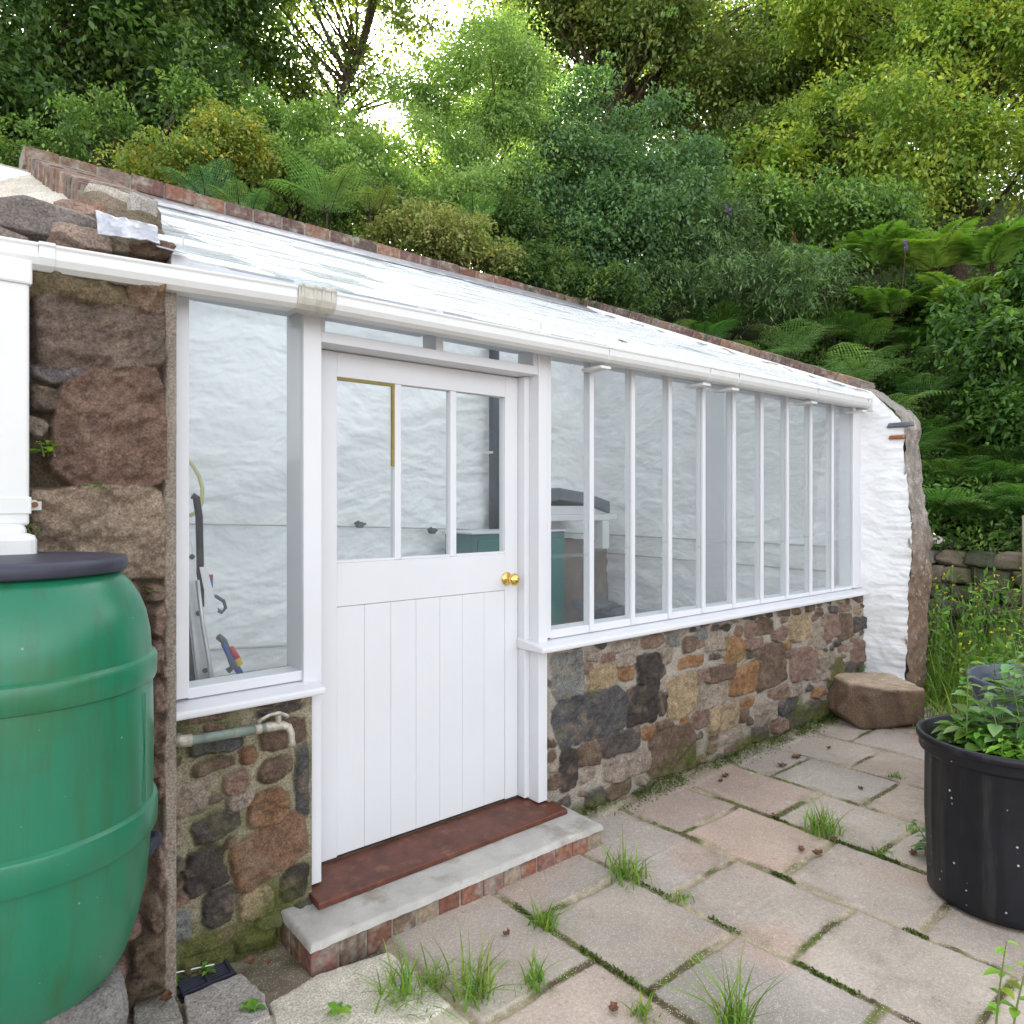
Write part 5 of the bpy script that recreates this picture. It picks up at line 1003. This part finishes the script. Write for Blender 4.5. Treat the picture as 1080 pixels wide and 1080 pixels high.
# ferns and pinnate-leaved plants
def frond(base, az, L, rise, droop, n=22, wid=.28, sub=7, col=(.09, .18, .04), g=None, leaflet=False):
    """arching rachis with pairs of pinnae, each pinna a row of small leaflets"""
    T_ = np.linspace(0, 1, n); s = T_ * L; el = rise - (rise + droop) * T_ ** 1.2; dx = np.cos(el); dz = np.sin(el); ds = L / (n - 1)
    r = np.concatenate([[0], np.cumsum(dx[:-1] * ds)]); z = np.concatenate([[0], np.cumsum(dz[:-1] * ds)])
    ca, sa = math.cos(az), math.sin(az); P = np.stack([base[0] + r * ca, base[1] + r * sa, base[2] + z], 1); fwd = np.stack([dx * ca, dx * sa, dz], 1); side = np.array([-sa, ca, 0.0])
    V = []; Fc = []; q = 0; up = np.cross(fwd, side); up = -up
    for i in range(2 if not leaflet else 3, n - 1):
        t = T_[i]; ln = wid * L * (math.sin(math.pi * min(1, (t * .93 + .07)) ** .75) ** .8) * (1 if not leaflet else 1)
        for sg in (-1, 1):
            d = side * sg * .93 + fwd[i] * .36 + np.array([0, 0, -.12 - .1 * g.random()]); d /= np.linalg.norm(d); cr = fwd[i]; m = sub if not leaflet else 1
            if leaflet:
                w = ln * .115; a = P[i]; c2 = a + d * ln; md = a + d * ln * .45 + np.array([0, 0, .02 * ln]); V += [a, md + cr * w, c2, md - cr * w]; Fc += [(q, q + 1, q + 2), (q, q + 2, q + 3)]; q += 4; continue
            for j in range(m):
                u = (j + .5) / m; c0 = P[i] + d * ln * u + np.array([0, 0, -.10 * ln * u * u]); hw = .16 * ln * (1 - u * .85) + .004; th = ln / m * .42
                V += [c0 - d * th, c0 + cr * hw, c0 + d * th, c0 - cr * hw]; Fc += [(q, q + 1, q + 2), (q, q + 2, q + 3)]; q += 4
    V = np.array(V); c = np.array(col)[None] * np.repeat(g.uniform(.75, 1.25, len(V) // 4), 4)[:, None]
    return V, np.array(Fc), c, P
def fern(px, py, d, L, n, label, seed, col=(.10, .19, .06), name='fern', cat='fern', leaflet=False, rise=1.1, droop=.5, group='ferns on the bank', wid=.28, nn=22, height=None):
    g = np.random.default_rng(seed); p = at(px, py, d=d); p.z = max(p.z, gz(p.x, p.y) + .06); parts = []; b = MB(); root = (p.x, p.y, p.z); t = thing(name, label, cat, (p.x, p.y, p.z), group)
    for k in range(n):
        az = 2 * math.pi * (k + g.random() * .6) / n; l = L * g.uniform(.75, 1.15); cc = np.array(col) * g.uniform(.75, 1.3) * np.array([g.uniform(.85, 1.25), 1, 1])
        V, Fc, c, P = frond((p.x + g.normal() * .04, p.y + g.normal() * .04, p.z), az, l, rise * g.uniform(.75, 1.15), droop * g.uniform(.5, 1.4), nn, wid, 7, cc, g, leaflet)
        parts.append((V, Fc, c)); b.tube([tuple(q) for q in P[::3]], .005 if not leaflet else .008, 4, .0015, cap=False)
    zb = gz(p.x, p.y)
    if p.z > zb + .05: b.tube([(p.x, p.y, zb - .1), (p.x, p.y, p.z)], .012, 5)
    V, Fc, c = merge(parts); mesh_obj('fronds', V, Fc, M['leaf'], t, cols=c); b.build('stalks', M['bark'], t)
fern(215, 212, 7.2, .55, 8, 'blue green fern above the yellow flecked shrub', 301, (.13, .26, .15))
fern(255, 225, 7.2, .42, 8, 'small fern just behind the bricks below the blue green fern', 302, (.16, .29, .12))
fern(345, 225, 7.1, .72, 10, 'large pale bracken fern over the middle of the ridge', 303, (.21, .36, .13))
fern(390, 225, 7.4, .5, 7, 'bracken fern with a rusty stem beside the large pale one', 304, (.22, .32, .10))
fern(500, 235, 7.8, .45, 7, 'small bracken fern in front of the feathery tree', 305, (.16, .30, .10))
for i, (px, py, d, L, n, lb) in enumerate(((655, 330, 8.6, .62, 9, 'fern at the left end of the right hand bank'), (700, 350, 8.2, .6, 9, 'feathery fern close behind the brick verge, left of centre'), (745, 345, 8.6, .7, 9, 'grey green fern under the buddleia'), (790, 372, 8.2, .72, 10, 'broad fern close behind the brick verge'), (835, 355, 8.6, .8, 9, 'upright pale fern above the brick verge'),
        (850, 395, 7.9, .75, 10, 'fern hanging over the right end of the brick verge'), (905, 385, 8.2, .85, 10, 'largest pale fern behind the end wall top'), (935, 430, 7.9, .75, 9, 'fern behind the shoulder of the end wall'), (975, 400, 8.4, .7, 9, 'fern right of the end wall shoulder under the dark bush'), (990, 560, 7.7, .6, 9, 'fern over the dry stone wall beside the cement edge'), (1040, 560, 7.6, .75, 10, 'dark fern drooping over the dry stone wall at right'), (1010, 480, 8.2, .6, 8, 'shaded fern in the hollow right of the end wall'), (1070, 560, 7.5, .5, 8, 'fern beside the weathered post'), (880, 335, 9.4, .8, 10, 'fern on the upper slope below the bright pinnate plants'), (800, 318, 9.6, .8, 10, 'fern on the upper slope under the arching buddleia'), (960, 350, 9.2, .8, 10, 'fern on the upper slope left of the dark glossy bush'), (1000, 520, 7.9, .7, 10, 'fern filling the hollow above the dry stone wall'), (1055, 510, 7.9, .7, 10, 'fern under the dark glossy bush at the right edge'), (965, 470, 8.2, .7, 9, 'fern close to the rounded shoulder of the end wall'), (945, 545, 8.0, .6, 9, 'low fern half hidden by the cement edge'), (915, 345, 9.0, .8, 10, 'fern above the largest pale fern'), (760, 330, 9.0, .7, 9, 'fern left of the upright pale fern'))):
    fern(px, py + 22, d, L, n, lb, 320 + i, [(.16, .30, .12), (.20, .34, .14), (.12, .26, .08)][i % 3] if i < 9 else (.10, .22, .05))
for i, (px, py, d, L, n, lb) in enumerate(((870, 290, 10, .85, 11, 'bright green pinnate plant at the left of its group'), (925, 278, 9.8, .9, 12, 'bright green pinnate plant below the dark shrub'), (985, 280, 9.4, .9, 12, 'tallest bright green pinnate plant in the group'), (1045, 275, 9, .9, 12, 'bright green pinnate plant near the right edge'), (940, 325, 9.2, .7, 10, 'bright green pinnate plant lowest in the group'), (1010, 320, 9, .75, 10, 'bright green pinnate plant above the dark glossy bush'))):
    fern(px, py + 10, d, L, n, lb, 350 + i, [(.19, .35, .06), (.13, .27, .05), (.24, .38, .07)][i % 3], 'sumac_plant', 'shrub', True, 1.25, .55, 'bright pinnate plants on the bank', .34, 30)

for i, (x, y, lb) in enumerate(((7.95, 2.55, 'fern rooted on top of the dry stone wall nearest the cement edge'), (8.1, 2.05, 'fern rooted on top of the dry stone wall beside the post'), (8.5, 2.9, 'fern on the lower bank behind the stone wall'), (8.7, 2.3, 'spreading fern on the lower bank under the glossy bush'), (8.3, 3.3, 'shaded fern behind the end wall on the lower bank'), (9.2, 2.7, 'fern high on the lower bank under the glossy bush'), (7.8, 2.75, 'small fern lowest over the stone wall beside the cement edge'), (7.85, 2.3, 'small fern hanging over the middle of the stone wall'), (7.9, 1.8, 'small fern over the stone wall behind the post'))):
    q_ = x * .6456 + y * .7637; fern(540 + F * (.7637 * x - .6456 * y) / q_, 900, q_, .75, 12, lb, 380 + i, [(.13, .27, .07), (.09, .20, .05)][i % 2])
# dry stone wall below the bank, post
def drywall():
    r_ = random.Random(31); parts = []; y = -1.2
    for lv in range(7):
        y = -1.2 + r_.uniform(0, .2); zc = .08 + lv * .155
        while y < 3.25:
            w = r_.uniform(.2, .48); parts.append(rock((7.62 + r_.uniform(-.03, .03), y + w / 2, zc), (.34, w * 1.02, .16 * r_.uniform(.85, 1.05)), r_.randrange(9999), 10, .06, r_.choice([(.17, .15, .13), (.13, .12, .11), (.20, .16, .12), (.10, .10, .08)]), ICO3, rot=0)); y += w
    V, Fc, c = merge(parts); mm = np.clip(fbm(V[:, 1] * 3, V[:, 2] * 5, 3) * 2 + .1, 0, .7)[:, None]; c = c * (1 - mm) + mm * np.array([.05, .065, .018])
    return mesh_obj('dry_stone_wall', V, Fc, M['stone'], cols=c)
tag(drywall(), 'mossy dry stone retaining wall right of the end wall', 'wall')
b = MB(); p = at(1076, 545, X=7.45); b.tube([(7.42, p.y - .04, -.05), (7.44, p.y - .04, .9), (7.45, p.y - .04, 1.42)], .026, 12); tag(b.build('weathered_post', M['bamboo'], smooth=True), 'pale weathered post at the right edge before the stone wall', 'post')

# small plants
def blades(x, y, z, n, h, seed, col=(.16, .30, .05), spread=.02, wide=.004, lean=.7, bend=1.0):
    g = np.random.default_rng(seed); V = []; Fc = []; q = 0; C_ = []
    for k in range(n):
        az = g.random() * 6.283; hh = h * g.uniform(.45, 1.1); ln = lean * g.uniform(.15, 1.1); w = wide * g.uniform(.7, 1.3); bx = x + g.normal() * spread; by = y + g.normal() * spread
        ca, sa = math.cos(az), math.sin(az); cc = np.array(col) * g.uniform(.6, 1.35) * np.array([g.uniform(.8, 1.5), 1, 1])
        for i in range(6):
            t = i / 5; r = hh * ln * t ** 1.7 * bend; zz_ = hh * (t - .38 * ln * t * t); ww = w * (1 - t ** 1.6) + .0004; V += [(bx + r * ca - sa * ww, by + r * sa + ca * ww, z + zz_), (bx + r * ca + sa * ww, by + r * sa - ca * ww, z + zz_)]; C_ += [cc, cc]
        for i in range(5): a = q + i * 2; Fc.append((a, a + 1, a + 3, a + 2))
        q += 12
    return np.array(V), np.array(Fc), np.array(C_)
tufts = [(2.268, 1.963, 75, .16, 'spiky grass tuft between the slabs right of the doorstep'), (1.782, 1.938, 60, .11, 'low grass tuft in the joint in front of the doorstep'), (2.297, 1.715, 40, .05, 'tiny green tuft in the joint in the middle of the paving'),
         (3.279, 1.632, 95, .15, 'large spreading grass tuft in the middle of the far paving'), (1.37, 1.80, 90, .15, 'thick grass clump near the bottom edge below the doorstep'), (1.19, 1.93, 70, .17, 'tall grass clump at the bottom left of the paving'),
         (1.862, 1.20, 60, .22, 'tall thin grass tuft at the bottom centre edge'), (1.55, 1.72, 50, .10, 'short grass tuft right of the thick clump near the bottom edge'), (3.274, 1.375, 22, .05, 'tiny tuft in the joint left of the black tub'), (4.237, 1.703, 26, .06, 'small tuft in the far joint near the boulder'), (1.30, 1.93, 40, .10, 'grass tuft touching the left end of the doorstep bricks'), (1.70, 1.40, 40, .06, 'low green tuft in the joint near the bottom edge'), (3.62, 1.38, 20, .04, 'tiny tuft at the slab corner nearest the black tub')]
for i, (x, y, n, h, lb) in enumerate(tufts):
    V, Fc, c = blades(x, y, -.008, n, h, 400 + i, spread=.022 + .016 * (n > 60), wide=.0030, lean=1.15)
    if i in (0, 3, 4, 6): V2, F2, c2 = blades(x, y, -.008, 7, h * 1.5, 430 + i, (.22, .28, .10), .02, .0016, .35); V, Fc, c = merge([(V, Fc, c), (V2, F2, c2)])
    tag(mesh_obj('grass_tuft', V, Fc, M['grass'], cols=c), lb, 'grass', 'grass tufts in the paving joints')
def moss_strip():
    g = np.random.default_rng(12); n = 5200; x = g.uniform(2.40, 5.2, n); y = 2.475 - np.abs(g.normal(size=n)) * .055; k = vn(x * 5, y * 9) > .42; x, y = x[k], y[k]; cen = np.stack([x, y, .012 + g.random(len(x)) * .022], 1)
    js = [(2.28, 1.0, 2.2, 0), (1.787, 1.2, 2.1, 0), (3.24, 1.1, 1.9, 0), (2.76, 1.0, 1.6, 0)]
    for X, a, b_, _ in js:
        m = 900; yy = g.uniform(a, b_, m); xx = X + g.normal(size=m) * .006; k = vn(yy * 6, xx * 3) > .55; cen = np.vstack([cen, np.stack([xx[k], yy[k], -.004 + g.random(k.sum()) * .010], 1)])
    return leaf_cloud(cen, np.full(len(cen), .012), np.tile((.08, .12, .018), (len(cen), 1)) * g.uniform(.5, 1.5, (len(cen), 1)), .6, seed=2)
V, Fc, c = moss_strip(); tag(mesh_obj('moss', V, Fc, M['grass'], cols=c), 'green moss along the wall foot and in the paving joints', 'moss', kind='stuff')

def leafy(name, label, x, y, z, stems, h, lsize, seed, cat='plant', col=(.13, .27, .05), spread=.1, lean=.35, pairs=5, aspect=.55, group=None, stemr=.003):
    g = np.random.default_rng(seed); t = thing(name, label, cat, (x, y, z), group); b = MB(); V = []; Fc = []; C_ = []; q = 0
    for s_ in range(stems):
        az = g.random() * 6.283; hh = h * g.uniform(.55, 1.1); bx, by = x + g.normal() * spread, y + g.normal() * spread; ln = lean * g.uniform(.2, 1.2)
        P = [Vector((bx + hh * ln * (k / 6) ** 1.5 * math.cos(az), by + hh * ln * (k / 6) ** 1.5 * math.sin(az), z + hh * k / 6 * (1 - .1 * ln * k / 6))) for k in range(7)]; b.tube(P, stemr, 5, stemr * .4)
        for k in range(pairs * 2 + 1):
            f = .22 + .78 * k / (pairs * 2); i = min(5, int(f * 6)); p0 = np.array(P[i].lerp(P[i + 1], f * 6 - i)); la = k * 2.4 + g.random(); up_ = g.uniform(-.15, .55); d = np.array([math.cos(la), math.sin(la), up_]); d /= np.linalg.norm(d)
            L = lsize * g.uniform(.6, 1.2) * (1 - .45 * f * f); sd_ = np.cross(d, [0, 0, 1]); sd_ /= np.linalg.norm(sd_); n_ = np.cross(sd_, d); W = L * aspect * .5; cc = np.array(col) * g.uniform(.65, 1.4) * np.array([g.uniform(.8, 1.3), 1, 1])
            pr_ = [(0, .08), (.2, .75), (.45, 1), (.72, .72), (1, .02)]
            for u, w in pr_:
                m = p0 + d * L * (u + .08) - np.array([0, 0, 1]) * L * .28 * u * u; V += [m - sd_ * W * w + n_ * W * w * .35, m, m + sd_ * W * w + n_ * W * w * .35]; C_ += [cc, cc * .85, cc]
            for i2 in range(4):
                for j2 in range(2): a = q + i2 * 3 + j2; Fc.append((a, a + 1, a + 4, a + 3))
            q += 15
    b.build('stems', M['grass_stem'], t); mesh_obj('leaves', np.array(V), np.array(Fc), M['leaf'], t, cols=np.array(C_), smooth=True); return t
M['grass_stem'] = mat('green_stem', (.14, .19, .05), .6)
zt = .54
gP = 'weeds growing in the black tub'
leafy('leafy_weed', 'broad leaved weed at the left rim of the black tub', TX - .06, TY + .10, zt, 6, .17, .13, 501, group=gP, spread=.05)
leafy('leafy_weed', 'tall grey green weed rising from the middle of the black tub', TX + .03, TY + .02, zt, 9, .42, .12, 502, col=(.17, .31, .12), group=gP, spread=.08)
leafy('leafy_weed', 'bright low weed along the front rim of the black tub', TX - .02, TY - .10, zt, 26, .12, .065, 503, col=(.20, .42, .05), group=gP, spread=.08)
leafy('leafy_weed', 'tallest thin weed at the right side of the black tub', TX + .10, TY - .08, zt, 5, .55, .09, 504, col=(.16, .32, .08), group=gP, spread=.07, aspect=.35)
leafy('leafy_weed', 'low dark leafed weed creeping out under the rim of the black tub', 3.42, 1.22, 0, 6, .16, .07, 505, col=(.10, .22, .06), spread=.04, lean=.6)
leafy('leafy_weed', 'leafy green weed between the two tubs', 3.95, 1.25, 0, 10, .40, .10, 506, col=(.12, .25, .05), spread=.14)
leafy('leafy_weed', 'weeds filling the slate grey tub', 4.45, 1.05, .53, 12, .3, .08, 507, col=(.10, .22, .05), spread=.12)
# tall yellow-flowered weeds beside the end wall
def nipplewort(x, y, h, n, seed, label):
    g = np.random.default_rng(seed); t = thing('flowering_weed', label, 'weed', (x, y, 0), 'yellow flowered weeds by the end wall'); b = MB(); cen = []; fl = []
    for k in range(n):
        bx, by = x + g.normal() * .13, y + g.normal() * .13; az = g.random() * 6.28; hh = h * g.uniform(.6, 1.1); P = [(bx + .25 * hh * (i / 5) ** 2 * math.cos(az), by + .25 * hh * (i / 5) ** 2 * math.sin(az), hh * i / 5) for i in range(6)]; b.tube(P, .003, 4, .0012, cap=False)
        for j in range(16): i = g.integers(0, 5); f = g.random(); p = np.array(P[i]) * (1 - f) + np.array(P[i + 1]) * f; cen.append(p + g.normal(size=3) * .035)
        for j in range(1): e = np.array(P[5]) + g.normal(size=3) * np.array([.06, .06, .05]); b.tube([P[4], tuple(e)], .0012, 3, cap=False); fl.append(e)
    b.build('stems', M['grass_stem'], t); cen = np.array(cen); V, Fc, c = leaf_cloud(cen, np.full(len(cen), .075), np.tile((.13, .26, .04), (len(cen), 1)) * g.uniform(.6, 1.5, (len(cen), 1)), .35, seed=seed); A_ = (V, Fc, c)
    fl = np.repeat(np.array(fl), 5, 0) + g.normal(size=(len(fl) * 5, 3)) * .004; V, Fc, c = leaf_cloud(fl, np.full(len(fl), .014), np.tile((.75, .65, .03), (len(fl), 1)), .9, seed=seed + 1); V, Fc, c = merge([A_, (V, Fc, c)]); mesh_obj('foliage', V, Fc, M['leaf'], t, cols=c)
nipplewort(6.25, 2.30, .95, 26, 601, 'yellow flowered weeds against the cement edge of the end wall'); nipplewort(6.75, 2.05, .95, 30, 602, 'tall yellow flowered weeds in front of the dry stone wall'); nipplewort(5.9, 1.75, .55, 22, 603, 'low yellow flowered weeds behind the black tub'); nipplewort(7.15, 1.7, .9, 26, 604, 'yellow flowered weeds behind the slate grey tub'); nipplewort(6.3, 1.5, .6, 24, 605, 'weeds with few flowers beside the slate grey tub')
for i, (x, y, h, lb) in enumerate(((6.15, 2.0, .5, 'long grass at the foot of the cement edge'), (5.5, 1.6, .4, 'long grass between the boulder and the slate grey tub'), (6.6, 1.7, .6, 'long grass behind the slate grey tub'), (7.2, 2.3, .7, 'long grass at the foot of the dry stone wall'), (5.2, 1.5, .3, 'short grass just behind the black tub'))):
    V, Fc, c = blades(x, y, -.01, 260, h, 620 + i, (.15, .27, .04), .16, .006, .9); tag(mesh_obj('long_grass', V, Fc, M['grass'], cols=c), lb, 'grass', 'long grass right of the end wall')
# sapling close to the camera
leafy('sapling', 'young sapling with light green leaves in the bottom right corner', 2.385, .70, 0, 2, .30, .055, 701, 'sapling', (.20, .36, .04), .03, .25, 5, .55, stemr=.0035)
leafy('seedling', 'three leafed seedling on the broken flagstone', .80, 2.16, .015, 2, .03, .035, 702, 'plant', (.15, .36, .04), .008, .8, 2, .7)
leafy('seedling', 'small seedling growing out of the drain grate', .775, 2.44, 0, 2, .03, .030, 703, 'plant', (.15, .34, .04), .008, .8, 2, .8)
leafy('seedling', 'seedling at the left corner of the drain grate', .665, 2.40, .01, 2, .03, .022, 704, 'plant', (.13, .30, .04), .015, .8, 2, .8)
leafy('seedling', 'broad seedling at the bottom edge left of the grass clump', 1.02, 1.98, .0, 2, .05, .05, 705, 'plant', (.18, .38, .04), .01, .8, 2, .7)
p = at(166, 628, Y=2.37); leafy('wall_weed', 'small bright weed in the mortar above the barrel shoulder', p.x - .01, 2.385, p.z, 2, .03, .035, 706, 'plant', (.18, .36, .04), .01, 1.2, 2, .5)
p = at(48, 470, Y=2.36); leafy('wall_weed', 'bright green weed growing between the granite blocks', p.x, 2.37, p.z - .03, 3, .05, .05, 707, 'plant', (.20, .42, .03), .012, .6, 2, .6)
p = at(38, 560, Y=2.36); leafy('wall_weed', 'small fringed weed on the downpipe elbow', p.x - .015, 2.36, p.z - .01, 3, .03, .03, 708, 'plant', (.20, .36, .06), .01, 1.0, 2, .25)
p = at(85, 513, Y=2.36); leafy('wall_weed', 'tiny weed on the ledge below the large red block', p.x, 2.372, p.z - .005, 3, .015, .022, 709, 'plant', (.12, .30, .03), .02, 1.0, 2, .7)
p = at(912, 703, Y=2.42); leafy('wall_weed', 'small weed where the dwarf wall meets the end wall', p.x - .02, 2.43, p.z - .03, 4, .05, .03, 710, 'plant', (.12, .26, .04), .015, .8, 3, .5)
# fallen leaves
g_ = np.random.default_rng(55)
for i, ((x, y), lb) in enumerate(zip([(3.902, 2.195), (3.913, 1.75), (3.245, 1.86), (3.043, 1.548), (1.638, 1.969), (1.64, 1.468), (.925, 2.333), (4.407, 2.169), (3.512, 2.316), (4.097, 2.213), (3.36, 1.28), (3.433, 2.293), (3.022, 1.61), (.62, 2.36), (.88, 2.37), (3.22, 1.56)],
        ['curled brown leaf on the far paving near the wall', 'reddish brown leaf on the slab before the boulder', 'brown leaf standing at the joint of two middle slabs', 'tiny leaf scrap on the slab left of the large tuft', 'small brown leaf in front of the doorstep', 'brown leaf near the bottom edge of the picture', 'ragged brown oak leaf left of the doorstep', 'brown leaf on the paving left of the boulder', 'orange brown leaf by the mossy wall foot', 'small brown leaf near the boulder', 'brown leaf in the joint beside the black tub', 'second leaf by the mossy wall foot, half under the moss', 'leaf scrap beside the large spreading tuft', 'dead leaf on the mossy flagstone by the drain', 'curled dead leaf between drain and doorstep', 'dead leaf tucked under the large spreading tuft'])):
    L = g_.uniform(.022, .052); az = g_.random() * 6.28; n = 9; u = np.linspace(-1, 1, n); V = []; Fc = []
    for k, t_ in enumerate(u):
        w = .42 * L * math.sqrt(max(0, 1 - t_ * t_)) * (1 + .25 * math.sin(k * 2.6)) + .0008; zc = .006 + .010 * t_ * t_ + .004 * math.sin(k * 1.7)
        for j in (-1, 0, 1): a, c = t_ * L * .6, j * w; V.append((x + a * math.cos(az) - c * math.sin(az), y + a * math.sin(az) + c * math.cos(az), zc + abs(j) * w * .5 + (.016 if .8 < x < 1.0 or x < .7 else .0)))
    for k in range(n - 1):
        for j in range(2): a = k * 3 + j; Fc.append((a, a + 1, a + 4, a + 3))
    tag(mesh_obj('fallen_leaf', V, Fc, M['deadleaf'], smooth=True), lb, 'leaf', 'fallen leaves on the paving')
V = None
p = at(656, 353, Y=2.75); b = MB(); b.hexa([(p.x, 2.75, RZ(2.75) + .008), (p.x + .06, 2.76, RZ(2.76) + .008), (p.x + .05, 2.80, RZ(2.8) + .012), (p.x + .01, 2.79, RZ(2.79) + .010), (p.x, 2.75, RZ(2.75) + .010), (p.x + .06, 2.76, RZ(2.76) + .010), (p.x + .05, 2.80, RZ(2.8) + .014), (p.x + .01, 2.79, RZ(2.79) + .013)])
tag(b.build('fallen_leaf', M['deadleaf']), 'orange leaf lying on the glass roof', 'leaf', 'fallen leaves on the paving')
